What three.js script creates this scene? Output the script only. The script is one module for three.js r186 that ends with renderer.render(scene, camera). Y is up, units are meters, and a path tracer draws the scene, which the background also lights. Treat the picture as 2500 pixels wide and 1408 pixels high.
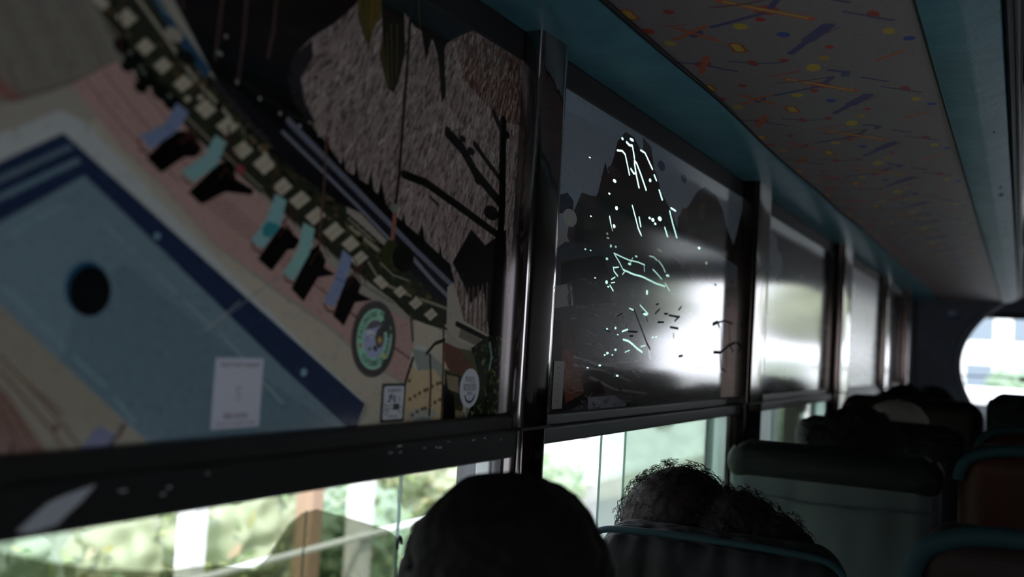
import * as THREE from 'three';
import { RoundedBoxGeometry } from 'three/addons/geometries/RoundedBoxGeometry.js';
import { MarchingCubes } from 'three/addons/objects/MarchingCubes.js';
import { ImprovedNoise } from 'three/addons/math/ImprovedNoise.js';
import { mergeGeometries, mergeVertices, toCreasedNormals } from 'three/addons/utils/BufferGeometryUtils.js';

// ---------------------------------------------------------------- camera, sky, sun, exposure
const scene = new THREE.Scene();
const camera = new THREE.PerspectiveCamera(31.817, 2500 / 1408, 0.05, 400);
camera.position.set(0, 1.25, 0);
camera.rotation.set(0.05234178, 0.46948245, 0.05886611, 'YXZ');
camera.focus = 1.5;
camera.userData.fStop = 2.9;
const renderer = new THREE.WebGLRenderer({ antialias: true });
renderer.toneMapping = THREE.LinearToneMapping;
renderer.toneMappingExposure = 1.9;
renderer.shadowMap.enabled = true;
{ // hazy white tropical sky, a little bluer overhead
  const W = 64, H = 32, d = new Float32Array(W * H * 4);
  for (let y = 0; y < H; y++) for (let x = 0; x < W; x++) {
    const up = Math.max(0, ((y + 0.5) / H - 0.5) * 2), i = (y * W + x) * 4, k = 3.0 * (1 - 0.25 * up);
    d[i] = k * (0.95 - 0.2 * up); d[i + 1] = k * (0.985 - 0.09 * up); d[i + 2] = k * (1.07 + 0.05 * up); d[i + 3] = 1;
  }
  const t = new THREE.DataTexture(d, W, H, THREE.RGBAFormat, THREE.FloatType);
  t.mapping = THREE.EquirectangularReflectionMapping; t.magFilter = THREE.LinearFilter; t.needsUpdate = true;
  scene.background = t; scene.environment = t;
}
const sun = new THREE.DirectionalLight(0xfff8ee, 3.2);
sun.position.set(14, 30, 12); sun.target.position.set(0, 0, -6); sun.castShadow = true; sun.name = 'sun';
Object.assign(sun.shadow.camera, { left: -45, right: 45, top: 45, bottom: -45, near: 1, far: 120 });
sun.shadow.mapSize.set(4096, 4096); sun.shadow.radius = 2;
scene.add(sun, sun.target);

// ---------------------------------------------------------------- helpers
const rng = (s) => () => { s = (s + 0x6d2b79f5) | 0; let t = Math.imul(s ^ (s >>> 15), 1 | s); t = (t + Math.imul(t ^ (t >>> 7), 61 | t)) ^ t; return ((t ^ (t >>> 14)) >>> 0) / 4294967296; };
const R = rng(7), noise = new ImprovedNoise(), V = (x, y, z) => new THREE.Vector3(x, y, z);
const used = {};
const numbered = (n) => { const k = (used[n] = (used[n] ?? -1) + 1); return k ? n + '_' + String(k).padStart(3, '0') : n; };
function tag(o, label, category, group) { o.userData.label = label; o.userData.category = category; if (group) o.userData.group = group; return o; }
function thing(name, label, category, pos = [0, 0, 0], turn = 0, group) { const o = new THREE.Group(); o.name = numbered(name); o.position.set(...pos); o.rotation.y = turn; scene.add(o); return tag(o, label, category, group); }
function mesh(name, geo, mat, parent = scene) {
  const g = Array.isArray(geo) ? mergeGeometries(geo.map((q) => { const c = q.index ? q.toNonIndexed() : q.clone(); for (const k of Object.keys(c.attributes)) if (!['position', 'normal', 'uv'].includes(k)) c.deleteAttribute(k); return c; })) : geo;
  const m = new THREE.Mesh(g, mat); m.name = parent === scene ? numbered(name) : name; m.castShadow = m.receiveShadow = true; parent.add(m); return m;
}
function struct(name, geo, mat, parent = scene) { const m = mesh(name, geo, mat, parent); if (parent === scene) m.userData.kind = 'structure'; return m; }
function structGroup(name) { const o = new THREE.Group(); o.name = name; o.userData.kind = 'structure'; scene.add(o); return o; }
const box = (x0, x1, y0, y1, z0, z1, r = 0) => { const w = Math.abs(x1 - x0), h = Math.abs(y1 - y0), d = Math.abs(z1 - z0); const g = r ? new RoundedBoxGeometry(w, h, d, 3, Math.min(r, w / 2.05, h / 2.05, d / 2.05)) : new THREE.BoxGeometry(w, h, d); return g.translate((x0 + x1) / 2, (y0 + y1) / 2, (z0 + z1) / 2); };
// a sweep of an x-y profile along the bus, from z0 to z1
function sweep(pts, z0, z1, steps = 1, wob) {
  const n = pts.length, p = [], uv = [], idx = [];
  let acc = [0]; for (let i = 1; i < n; i++) acc.push(acc[i - 1] + Math.hypot(pts[i][0] - pts[i - 1][0], pts[i][1] - pts[i - 1][1]));
  for (let s = 0; s <= steps; s++) { const z = z0 + ((z1 - z0) * s) / steps; for (let i = 0; i < n; i++) { const o = wob ? wob(i, z) : [0, 0]; p.push(pts[i][0] + o[0], pts[i][1] + o[1], z); uv.push(-z, acc[i]); } }
  for (let s = 0; s < steps; s++) for (let i = 0; i < n - 1; i++) { const a = s * n + i, b = a + 1, c = a + n, d = c + 1; idx.push(a, b, c, b, d, c); }
  const g = new THREE.BufferGeometry(); g.setAttribute('position', new THREE.Float32BufferAttribute(p, 3)); g.setAttribute('uv', new THREE.Float32BufferAttribute(uv, 2)); g.setIndex(idx);
  return toCreasedNormals(g, 0.5);
}
function tube(points, r, seg = 40, rad = 8) { return new THREE.TubeGeometry(new THREE.CatmullRomCurve3(points), seg, r, rad, false); }
const std = (o) => new THREE.MeshStandardMaterial(o), phys = (o) => new THREE.MeshPhysicalMaterial(o);
function canvasTex(w, h, draw, srgb = true) { const c = document.createElement('canvas'); c.width = w; c.height = h; draw(c.getContext('2d'), w, h); const t = new THREE.CanvasTexture(c); if (srgb) t.colorSpace = THREE.SRGBColorSpace; t.wrapS = t.wrapT = THREE.RepeatWrapping; t.magFilter = THREE.LinearFilter; return t; }
function noiseTex(n, fn, srgb = false) { const d = new Uint8Array(n * n * 4); for (let y = 0; y < n; y++) for (let x = 0; x < n; x++) { const c = fn(x / n, y / n), i = (y * n + x) * 4; d[i] = d[i + 1] = d[i + 2] = Math.max(0, Math.min(255, c * 255)); d[i + 3] = 255; } const t = new THREE.DataTexture(d, n, n); if (srgb) t.colorSpace = THREE.SRGBColorSpace; t.wrapS = t.wrapT = THREE.RepeatWrapping; t.magFilter = THREE.LinearFilter; t.needsUpdate = true; return t; }
const wrapNoise = (x, y, f, s) => { const a = x * Math.PI * 2, b = y * Math.PI * 2, r = f / 6.283; return noise.noise(Math.cos(a) * r + s, Math.sin(a) * r + Math.cos(b) * r * 0.7 + s, Math.sin(b) * r + s); };
const grainT = noiseTex(256, (x, y) => 0.5 + 0.3 * wrapNoise(x, y, 40, 3) + 0.2 * wrapNoise(x, y, 110, 9));
const grimeT = noiseTex(256, (x, y) => { const v = 0.5 + 0.5 * wrapNoise(x, y, 9, 5) + 0.4 * wrapNoise(x, y, 33, 8); return 0.82 + 0.18 * Math.min(1, Math.max(0, v)); }, true);
const waveT = noiseTex(128, (x, y) => 0.5 + 0.5 * wrapNoise(x, y, 4, 2));
const rep = (t, u, v) => { const c = t.clone(); c.repeat.set(u, v); c.needsUpdate = true; return c; };

// ---------------------------------------------------------------- materials
const M = {
  teal: std({ color: '#63a7b2', roughness: 0.3, map: rep(grimeT, 1.3, 1.3), bumpMap: rep(grainT, 6, 6), bumpScale: 0.0006 }),
  tealRail: std({ color: '#4a8a94', roughness: 0.5, map: rep(grimeT, 1.3, 1.3), bumpMap: rep(grainT, 6, 6), bumpScale: 0.0006 }),
  blackPaint: std({ color: '#0e0f10', roughness: 0.6, bumpMap: rep(grainT, 5, 5), bumpScale: 0.001, map: grimeT }),
  greyPaint: std({ color: '#3c4242', roughness: 0.5, map: grimeT }),
  scuff: std({ color: '#a3a8b0', roughness: 0.8 }),
  steel: std({ color: '#7d7778', metalness: 1, roughness: 0.07, bumpMap: rep(waveT, 1, 1.2), bumpScale: 0.0008 }),
  steelDimReflect: std({ color: '#453d39', metalness: 1, roughness: 0.12, bumpMap: rep(waveT, 1, 1.2), bumpScale: 0.0016, map: grimeT }),  // same steel tinted brown, painting in the dark reflections on the farther pillars
  alu: std({ color: '#b9bac2', metalness: 0.9, roughness: 0.32, bumpMap: rep(grainT, 8, 8), bumpScale: 0.0005 }),
  wall: std({ color: '#3b3d40', roughness: 0.6, map: grimeT }),
  bulk: std({ color: '#5d6472', roughness: 0.55, map: grimeT }),
  bulkTrim: std({ color: '#6c7480', roughness: 0.45 }),
  ceiling: phys({ color: '#84858a', roughness: 0.16, ior: 1.8, map: grimeT }),
  floor: std({ color: '#2b2c30', roughness: 0.75, map: grimeT }),
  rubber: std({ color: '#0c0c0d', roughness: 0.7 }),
  glass: phys({ color: '#ffffff', roughness: 0, transmission: 1, thickness: 0, ior: 1.5 }),
  glassGreen: phys({ color: '#f3faf5', roughness: 0, transmission: 1, thickness: 0, ior: 1.5 }),
  glassTint: phys({ color: '#d5ebe3', roughness: 0, transmission: 1, thickness: 0, ior: 1.5 }),
  edgeGlass: phys({ color: '#7f9a94', roughness: 0.1, transmission: 0.6, thickness: 0, ior: 1.5 }),
  film: phys({ color: '#bfc1b8', roughness: 0.0, transmission: 1, thickness: 0, ior: 1.3 }),
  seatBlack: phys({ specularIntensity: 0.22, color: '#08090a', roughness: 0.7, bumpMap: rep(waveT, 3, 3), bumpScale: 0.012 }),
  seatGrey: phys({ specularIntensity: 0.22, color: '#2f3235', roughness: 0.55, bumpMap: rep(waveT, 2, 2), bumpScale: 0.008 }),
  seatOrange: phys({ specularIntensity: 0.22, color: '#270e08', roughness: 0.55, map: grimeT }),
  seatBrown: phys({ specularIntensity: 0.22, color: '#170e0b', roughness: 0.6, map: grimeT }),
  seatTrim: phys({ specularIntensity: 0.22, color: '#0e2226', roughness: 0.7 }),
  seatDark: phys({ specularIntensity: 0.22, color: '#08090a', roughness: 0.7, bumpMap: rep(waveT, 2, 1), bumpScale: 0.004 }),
  skinDark: std({ color: '#6e4530', roughness: 0.55 }),
  skinTan: std({ color: '#8d5f45', roughness: 0.55 }),
  hairBlack: phys({ color: '#070505', roughness: 0.85, specularIntensity: 0.3 }),
  hairBrown: phys({ color: '#0d0605', roughness: 0.8, specularIntensity: 0.3 }),
  cloth: ['#39404d', '#5b2f2c', '#2f3d35', '#6a655c', '#2b2d33', '#44506a'].map((c) => std({ color: c, roughness: 0.9 })),
  cap: std({ color: '#77736a', roughness: 0.85 }),
  strap: std({ color: '#4a2d20', roughness: 0.7 }),
  leaf: ['#8fa387', '#a3ad8c', '#819a7c', '#a9b093'].map((c) => phys({ color: c, roughness: 0.7, transmission: 0.35, thickness: 0 })),
  washed: std({ color: '#a9b8a4', roughness: 0.85, map: rep(grimeT, 0.6, 0.6) }),
  bark: std({ color: '#241b16', roughness: 0.9, bumpMap: rep(grainT, 2, 6), bumpScale: 0.02 }),
  white: std({ color: '#e6e7e4', roughness: 0.7, map: grimeT }),
  concrete: std({ color: '#b9b7ae', roughness: 0.85, map: grimeT }),
  ground: std({ color: '#9a9a94', roughness: 0.95, map: rep(grimeT, 0.2, 0.2) }),
  asphalt: std({ color: '#77777a', roughness: 0.9, map: rep(grimeT, 0.3, 0.3) }),
  grass: std({ color: '#b4c49a', roughness: 1, map: rep(grimeT, 0.5, 0.5) }),
  roof: std({ color: '#9a7466', roughness: 0.8 }),
  darkGlass: phys({ color: '#20262b', roughness: 0.08 }),
  paleGlass: std({ color: '#66727c', roughness: 0.3 }),
  terracotta: std({ color: '#a98d76', roughness: 0.9, map: grimeT }),
  wood: std({ color: '#8a5f40', roughness: 0.8, map: grimeT }),
  tyre: std({ color: '#161616', roughness: 0.9 }),
  red: std({ color: '#8f1d18', roughness: 0.4 }),
};

// ---------------------------------------------------------------- printed films (flat print, drawn in poster pixels: 1800 to the metre)
function printKit(g) {
  const path = (a) => { g.beginPath(); for (let i = 0; i < a.length; i += 2) i ? g.lineTo(a[i], a[i + 1]) : g.moveTo(a[i], a[i + 1]); };
  return {
    p: (c, a) => { path(a); g.closePath(); g.fillStyle = c; g.fill(); },
    l: (c, w, a) => { path(a); g.strokeStyle = c; g.lineWidth = w; g.lineCap = g.lineJoin = 'round'; g.stroke(); },
    e: (c, x, y, rx, ry) => { g.beginPath(); g.ellipse(x, y, rx, ry, 0, 0, 7); g.fillStyle = c; g.fill(); },
    path,
  };
}
function speckle(g, w, h, n, seed, s = 3) { const r = rng(seed); for (let i = 0; i < n; i++) { g.fillStyle = r() < 0.5 ? 'rgba(255,255,255,0.035)' : 'rgba(0,0,0,0.05)'; g.fillRect(r() * w, r() * h, s + r() * s * 3, s + r() * s * 2); } }
const poolPrint = canvasTex(2038, 918, (g, w, h) => {
  const { p, l, e, path } = printKit(g); g.fillStyle = '#b0aa9e'; g.fillRect(0, 0, w, h);
  const thatch = (a) => { // straw thatch of the printed hut
    g.save(); path(a); g.clip(); const r = rng(21); let x0 = 1e9, x1 = 0, y0 = 1e9, y1 = 0; for (let i = 0; i < a.length; i += 2) { x0 = Math.min(x0, a[i]); x1 = Math.max(x1, a[i]); y0 = Math.min(y0, a[i + 1]); y1 = Math.max(y1, a[i + 1]); }
    for (let i = 0; i < 15000; i++) {
      const x = x0 + r() * (x1 - x0), y = y0 + r() * (y1 - y0), f = (x - x0) / (x1 - x0), an = Math.PI * (0.72 - 0.2 * f) + (r() - 0.5) * 0.7, L = 6 + r() * 22, red = f > 0.72 && y < y0 + 330;
      g.strokeStyle = r() < 0.45 ? ['#2c2223', '#4a3b39', '#645350', '#3a2c2c'][(r() * 4) | 0] : red ? ['#8a6450', '#7a5341'][(r() * 2) | 0] : ['#c4b0aa', '#d6c6c0', '#ad9993', '#e4d8d2'][(r() * 4) | 0];
      g.globalAlpha = 0.55; g.lineWidth = 1.5 + r() * 3; g.beginPath(); g.moveTo(x, y); g.lineTo(x + Math.cos(an) * L * 0.8, y + Math.sin(an) * L); g.stroke();
    }
    g.restore();
  };
  const leaves = (a) => { g.save(); path(a); g.clip(); const r = rng(5); for (let i = 0; i < 1400; i++) { const x = 1700 + r() * 338, y = 600 + r() * 318; g.fillStyle = ['#2f3a1f', '#4a5a2c', '#0d120b', '#141a10', '#7b8a5a', '#1c2417', '#59603a'][(r() * 7) | 0]; g.globalAlpha = 0.7; g.beginPath(); g.ellipse(x, y, 2 + r() * 8, 1.5 + r() * 4, r() * 3, 0, 7); g.fill(); } g.restore(); };
  p('#8f897f',[655,349,880,271,892,385,794,430,730,466,668,488]);
  l('#9a958c',3.4,[655,354,696,399,722,441]);
  l('#847a72',3.5,[676,347,718,392,745,435]);
  l('#9a958c',3.6,[698,339,742,385,769,428]);
  l('#847a72',3.6,[721,332,765,378,794,422]);
  l('#9a958c',3.7,[744,324,790,371,820,415]);
  l('#847a72',3.8,[768,315,816,363,846,408]);
  l('#9a958c',3.9,[793,307,842,355,874,401]);
  l('#847a72',4.1,[818,298,870,347,903,393]);
  l('#9a958c',4.2,[845,289,899,338,933,385]);
  p('#9c6f68',[659,395,696,448,730,464,714,472,665,460]);
  l('#7c6a60',2.5,[705,431,724,462,791,430,860,382]);
  p('#ccd1cf',[672,530,782,465,823,473,977,567,1244,719,1490,835,1454,856,1144,704,788,493,675,563]);
  p('#c7a49b',[794,430,860,382,892,390,962,419,1004,450,1161,515,1292,579,1470,658,1629,696,1635,745,1606,811,1539,789,1455,756,1352,708,1227,663,1061,598,958,533,874,489,821,452]);
  l('#b99a93',2.3,[803,427,838,456,903,494,973,530]);
  l('#8e6a64',2.3,[816,419,853,448,918,488,988,521]);
  l('#b99a93',2.3,[830,411,868,439,933,481,1002,512]);
  l('#8e6a64',2.4,[843,403,884,431,949,474,1017,503]);
  l('#b99a93',2.4,[857,394,900,422,965,467,1033,494]);
  l('#8e6a64',2.4,[871,386,917,413,981,459,1049,484]);
  l('#8a635d',1.4,[1013,538,1062,520]);
  l('#8a635d',1.4,[1023,542,1071,524]);
  l('#8a635d',1.4,[1032,546,1081,528]);
  l('#8a635d',1.4,[1041,549,1091,533]);
  l('#8a635d',1.4,[1050,553,1101,537]);
  l('#8a635d',1.4,[1060,557,1111,541]);
  l('#8a635d',1.5,[1069,561,1121,546]);
  l('#8a635d',1.5,[1079,565,1132,550]);
  l('#8a635d',1.5,[1089,569,1142,555]);
  l('#8a635d',1.5,[1099,573,1153,559]);
  l('#8a635d',1.5,[1109,577,1163,564]);
  l('#8a635d',1.5,[1119,581,1174,569]);
  l('#8a635d',1.5,[1129,585,1185,574]);
  l('#8a635d',1.5,[1140,589,1196,578]);
  l('#8a635d',1.6,[1150,593,1208,583]);
  l('#8a635d',1.6,[1161,598,1219,588]);
  l('#8a635d',1.6,[1171,602,1231,593]);
  l('#8a635d',1.6,[1182,606,1242,598]);
  l('#8a635d',1.6,[1193,611,1254,603]);
  l('#8a635d',1.6,[1204,615,1266,609]);
  l('#8a635d',1.6,[1216,620,1278,614]);
  l('#8a635d',1.7,[1227,625,1290,619]);
  l('#8a635d',1.7,[1239,629,1303,625]);
  l('#8a635d',1.7,[1250,634,1315,630]);
  l('#8a635d',1.7,[1262,639,1328,636]);
  l('#8a635d',1.7,[1273,630,1354,659]);
  l('#8a635d',1.7,[1285,635,1368,664]);
  l('#8a635d',1.7,[1297,640,1381,669]);
  l('#8a635d',1.8,[1309,644,1394,674]);
  l('#8a635d',1.8,[1322,649,1408,680]);
  l('#8a635d',1.8,[1335,654,1422,685]);
  l('#8a635d',1.8,[1347,660,1436,691]);
  l('#8a635d',1.8,[1361,665,1450,696]);
  l('#8a635d',1.8,[1374,670,1465,702]);
  l('#8a635d',1.9,[1387,675,1479,708]);
  l('#8a635d',1.9,[1401,681,1494,714]);
  l('#8a635d',1.9,[1415,686,1509,720]);
  l('#8a635d',1.9,[1428,692,1524,726]);
  l('#8a635d',1.9,[1443,697,1540,732]);
  l('#8a635d',2.0,[1457,703,1555,738]);
  l('#8a635d',2.0,[1471,709,1571,744]);
  l('#8a635d',2.0,[1486,715,1587,751]);
  l('#8a635d',2.0,[1501,720,1604,757]);
  l('#8a635d',2.0,[1516,726,1620,764]);
  l('#8a635d',2.1,[1532,733,1637,770]);
  l('#8a635d',2.1,[1547,739,1654,777]);
  p('#cdc3b0',[1062,604,1228,670,1353,715,1484,778,1606,816,1618,913,1472,906,1492,854,1244,719,1100,638]);  // concrete painted lighter toward the lower right, where more light falls
  p('#c9bfac',[839,464,875,494,958,537,1062,604,1100,638,977,567,823,473]);
  p('#2a3858',[675,564,788,493,1479,850,1456,894,1164,892,972,894,687,689]);
  p('#6d8492',[677,579,798,505,805,509,677,588]);
  p('#75909c',[679,600,812,519,818,525,679,609]);
  p('#8099a5',[682,635,824,540,877,570,1251,790,1433,892,1164,892,972,894,687,689]);
  p('#748d9b',[897,645,1171,786,1396,891,1164,892,972,894,813,777,825,715]);
  l('#93afb5',3.6,[862,597,894,618]);
  l('#93afb5',3.7,[905,625,947,648]);
  l('#93afb5',3.9,[959,657,996,679]);
  l('#93afb5',4.1,[1013,690,1065,720]);
  l('#93afb5',4.4,[1093,734,1151,774]);
  l('#93afb5',4.8,[1193,806,1247,843]);
  l('#93afb5',3.1,[724,691,766,723]);
  l('#93afb5',3.2,[778,732,817,762]);
  l('#93afb5',3.4,[830,772,886,811]);
  l('#93afb5',3.7,[901,825,939,860]);
  l('#93afb5',3.1,[724,632,750,612]);
  l('#93afb5',3.2,[760,605,800,582]);
  e('#2c5a78',843,683,34.6,34.7);
  e('#0b1113',848,687,32.8,32.7);
  e('#8fb6c4',953,603,5.9,5.1);
  e('#8fb6c4',1296,792,8.8,6.9);
  p('#a49d8d',[687,689,721,713,968,894,706,894]);
  p('#8e7068',[696,788,735,812,803,891,706,892]);
  l('#7a5a52',3.1,[726,773,781,818,855,890]);
  l('#7a5a52',3.1,[728,790,802,859,830,891]);
  l('#7a5a52',3.1,[736,817,788,890]);
  l('#7a5a52',3.2,[762,802,819,844]);
  l('#7a5a52',3.1,[732,836,771,891]);
  p('#7d82a6',[848,892,878,861,910,876,898,892]);
  l('#4c2c2c',6.2,[920,863,912,877]);
  l('#2c1d20',5.5,[906,880,900,892]);
  e('#6b3c3a',812,861,4.3,4.1);
  l('#2c2324',4.7,[753,878,753,889]);
  p('#08080a',[925,244,2298,-244,2443,783,1771,664,1602,593,1455,530,1327,483,1163,443,1055,372]);
  p('#33362a',[794,301,869,364,946,411,1004,450,1161,512,1338,582,1551,655,1629,690,1758,704,1796,698,1768,647,1618,601,1511,548,1363,493,1258,466,1163,438,1074,386,992,334,908,261]);
  l('#b3a896',6.7,[873,279,937,324,996,366,1076,407,1166,448]);
  l('#a59a88',2.9,[808,317,868,353,901,371]);
  l('#aaa08c',3.4,[990,427,1055,458,1160,503]);
  l('#aaa08c',3.9,[1161,509,1224,539,1338,581]);
  l('#b0a58f',8.4,[1386,528,1493,566]);
  l('#a0957f',5.9,[1462,590,1506,624,1608,641,1788,663]);
  l('#8b8272',3.6,[1350,587,1441,630,1552,660]);
  e('#5a4a30',959,359,8.6,3.3);
  e('#3f4a2e',1222,466,6.2,2.9);
  e('#6b5a44',1679,640,12.4,5.6);
  e('#6b5a44',904,341,5.0,1.7);
  e('#6b5a44',1412,520,5.4,5.6);
  e('#6b5a44',1464,545,12.7,6.2);
  e('#3f4a2e',1350,531,11.5,4.6);
  e('#5a4a30',1634,604,7.3,3.1);
  e('#3f4a2e',947,370,7.6,4.6);
  e('#6b5a44',1091,423,6.0,4.0);
  e('#23251b',1227,481,11.7,2.1);
  e('#23251b',987,373,4.1,4.7);
  e('#6b5a44',1640,647,7.4,5.6);
  e('#5a4a30',1272,502,6.8,2.3);
  e('#4a4a30',1503,596,9.1,2.6);
  e('#3f4a2e',1548,566,14.4,6.4);
  e('#4a4a30',841,315,4.5,3.4);
  e('#5a4a30',1197,470,8.0,5.9);
  e('#6b5a44',1006,360,6.6,5.1);
  e('#5a4a30',1645,617,8.1,2.6);
  e('#2a2c20',1515,567,15.3,4.0);
  e('#23251b',1120,422,10.0,4.4);
  e('#6b5a44',876,342,4.2,3.7);
  e('#3f4a2e',1352,533,13.9,4.3);
  e('#3f4a2e',1191,428,11.8,3.2);
  e('#2a2c20',1056,400,3.8,4.1);
  e('#5a4a30',1126,431,8.2,2.9);
  e('#23251b',1144,434,3.9,3.3);
  e('#6b5a44',1263,469,7.0,3.5);
  e('#6b5a44',1009,373,4.9,4.5);
  e('#6b5a44',877,336,6.4,2.0);
  e('#5a4a30',1153,441,5.6,2.6);
  e('#4a4a30',1101,422,7.9,5.4);
  e('#2a2c20',1308,483,5.2,5.2);
  e('#5a4a30',946,355,4.3,2.1);
  e('#6b5a44',1176,430,5.3,3.0);
  e('#6b5a44',1447,557,8.7,2.8);
  e('#5a4a30',997,384,6.1,4.0);
  e('#4a4a30',995,374,9.0,2.3);
  e('#6b5a44',820,318,7.5,2.9);
  e('#2a2c20',1621,641,6.4,4.6);
  e('#5a4a30',1390,539,10.1,6.0);
  e('#5a4a30',1511,593,6.7,3.4);
  e('#6b5a44',836,320,7.3,4.4);
  e('#4a4a30',1555,596,11.1,2.9);
  e('#4a4a30',1154,424,7.8,3.5);
  e('#5a4a30',1605,618,7.4,7.1);
  e('#4a4a30',1188,461,6.7,2.7);
  e('#2a2c20',1183,459,5.8,3.0);
  e('#4a4a30',1540,568,11.1,5.0);
  e('#2a2c20',1075,414,5.3,3.8);
  e('#4a4a30',1091,409,9.6,4.7);
  e('#3f4a2e',840,295,7.6,4.3);
  e('#5a4a30',865,321,3.5,1.8);
  e('#5a4a30',1062,394,5.9,2.5);
  e('#6b5a44',1020,367,3.3,4.3);
  e('#4a4a30',1434,548,8.9,4.9);
  e('#4a4a30',1419,533,11.2,4.1);
  e('#23251b',1053,395,5.5,5.2);
  e('#2a2c20',1085,388,7.3,4.4);
  e('#3f4a2e',856,315,3.3,1.7);
  e('#6b5a44',1021,400,8.4,2.7);
  e('#23251b',1121,406,8.5,5.2);
  e('#23251b',1431,552,8.3,4.6);
  e('#3f4a2e',1453,563,6.6,5.7);
  e('#4a4a30',839,296,6.0,2.8);
  e('#4a4a30',1459,547,5.5,2.8);
  e('#5a4a30',1138,437,8.1,4.9);
  e('#6b5a44',837,319,5.3,2.3);
  e('#6b5a44',1196,434,4.5,3.2);
  e('#2a2c20',1208,470,12.1,4.5);
  e('#3f4a2e',1116,428,5.5,4.1);
  e('#4a4a30',1604,615,10.4,3.5);
  e('#2a2c20',1594,626,10.8,5.1);
  e('#23251b',1223,480,8.0,4.5);
  e('#4a4a30',1550,573,11.3,4.6);
  e('#6b5a44',1335,526,11.2,2.9);
  e('#6b5a44',977,354,6.3,5.0);
  e('#5a4a30',1497,572,12.6,6.2);
  e('#5a4a30',1235,470,11.5,3.2);
  e('#2a2c20',980,378,4.2,3.0);
  e('#2a2c20',1018,391,5.9,4.2);
  e('#6b5a44',1334,492,12.3,5.6);
  e('#23251b',1201,452,4.6,5.7);
  e('#4a4a30',1422,558,9.7,3.2);
  e('#23251b',958,365,3.4,2.4);
  e('#5a4a30',971,377,3.9,3.9);
  e('#5a4a30',1307,474,6.0,2.3);
  e('#4a4a30',922,328,3.6,2.6);
  e('#3f4a2e',1569,574,12.4,5.5);
  e('#3f4a2e',819,297,4.4,1.8);
  e('#3f4a2e',1281,495,7.7,4.3);
  e('#23251b',883,320,5.1,3.1);
  e('#6b5a44',1174,432,11.2,3.4);
  e('#5a4a30',1410,548,11.5,5.1);
  e('#4a4a30',1613,632,15.0,7.0);
  e('#4a4a30',1307,497,10.4,4.2);
  e('#23251b',848,307,5.6,2.2);
  e('#2a2c20',1282,491,7.6,5.8);
  e('#6b5a44',1114,403,4.6,3.1);
  e('#6b5a44',1355,518,7.5,2.9);
  e('#23251b',1139,440,4.2,4.6);
  e('#23251b',1390,529,8.7,2.6);
  e('#2a2c20',979,349,3.3,3.5);
  e('#5a4a30',966,371,8.4,5.0);
  e('#4a4a30',1112,431,6.2,5.0);
  e('#4a4a30',879,318,6.4,3.5);
  e('#23251b',1565,577,7.9,4.3);
  e('#23251b',1380,538,6.0,4.8);
  e('#6b5a44',1508,589,11.2,4.9);
  e('#5a4a30',935,339,3.1,4.4);
  e('#3f4a2e',1547,612,9.2,6.6);
  e('#6b5a44',1008,377,7.6,2.8);
  e('#6b5a44',1507,573,7.5,5.2);
  e('#2a2c20',878,335,5.4,3.3);
  e('#6b5a44',1119,408,5.2,4.9);
  e('#4a4a30',1590,629,12.5,7.0);
  e('#4a4a30',1543,569,12.6,2.6);
  e('#4a4a30',1042,380,6.7,1.9);
  e('#5a4a30',1028,378,7.9,2.3);
  e('#4a4a30',1505,578,13.2,5.7);
  e('#4a4a30',1033,399,9.0,3.3);
  e('#4a4a30',1392,528,12.6,3.9);
  e('#3f4a2e',1491,577,10.7,5.5);
  e('#23251b',1183,443,7.8,2.0);
  e('#3f4a2e',1119,429,5.0,5.3);
  e('#5a4a30',1353,507,8.9,3.7);
  e('#2a2c20',1077,423,5.3,3.2);
  e('#2a2c20',1502,573,7.7,3.1);
  e('#4a4a30',1075,390,4.4,4.1);
  e('#4a4a30',1105,402,6.5,3.0);
  e('#2a2c20',835,316,4.6,2.8);
  e('#2a2c20',832,324,3.8,2.8);
  e('#4a4a30',928,339,4.9,2.1);
  e('#5a4a30',846,321,7.7,4.6);
  e('#3f4a2e',1429,565,7.6,3.4);
  e('#5a4a30',1456,560,8.5,2.5);
  e('#6b5a44',1099,396,3.6,2.0);
  e('#4a4a30',866,310,5.3,2.2);
  e('#3f4a2e',1160,430,6.4,3.8);
  e('#3f4a2e',1038,395,5.3,4.0);
  e('#5a4a30',1611,593,8.2,4.4);
  e('#6b5a44',1159,438,9.0,5.5);
  e('#23251b',919,351,5.1,4.8);
  e('#3f4a2e',1042,378,6.3,3.4);
  e('#2a2c20',1336,499,9.3,5.3);
  e('#3f4a2e',1575,610,6.3,3.2);
  e('#4a4a30',1388,542,12.2,5.1);
  e('#23251b',870,313,3.0,3.6);
  e('#23251b',842,311,6.0,4.7);
  p('#cfc5ae',[843,311,831,324,811,315,823,301]);
  l('#8f8676',0.9,[834,307,822,320]);
  p('#cfc5ae',[890,316,872,334,852,325,870,307]);
  l('#8f8676',0.9,[881,312,863,330]);
  p('#cfc5ae',[924,345,907,362,889,354,906,337]);
  l('#8f8676',1.0,[916,341,899,358]);
  p('#cfc5ae',[957,362,939,379,922,371,940,354]);
  l('#8f8676',1.0,[949,358,932,375]);
  p('#cfc5ae',[999,376,978,395,960,387,980,368]);
  l('#8f8676',1.0,[990,372,970,391]);
  p('#cfc5ae',[998,399,989,407,981,403,990,395]);
  l('#8f8676',1.0,[994,397,986,405]);
  p('#cfc5ae',[1023,391,1015,399,1006,395,1015,387]);
  l('#8f8676',1.0,[1020,389,1011,397]);
  p('#cfc5ae',[1049,403,1027,422,1004,411,1026,392]);
  l('#8f8676',1.1,[1038,398,1017,417]);
  p('#cfc5ae',[1096,419,1073,438,1049,427,1072,408]);
  l('#8f8676',1.1,[1085,414,1062,433]);
  p('#cfc5ae',[1134,447,1110,466,1087,455,1111,436]);
  l('#8f8676',1.1,[1124,442,1100,461]);
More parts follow.
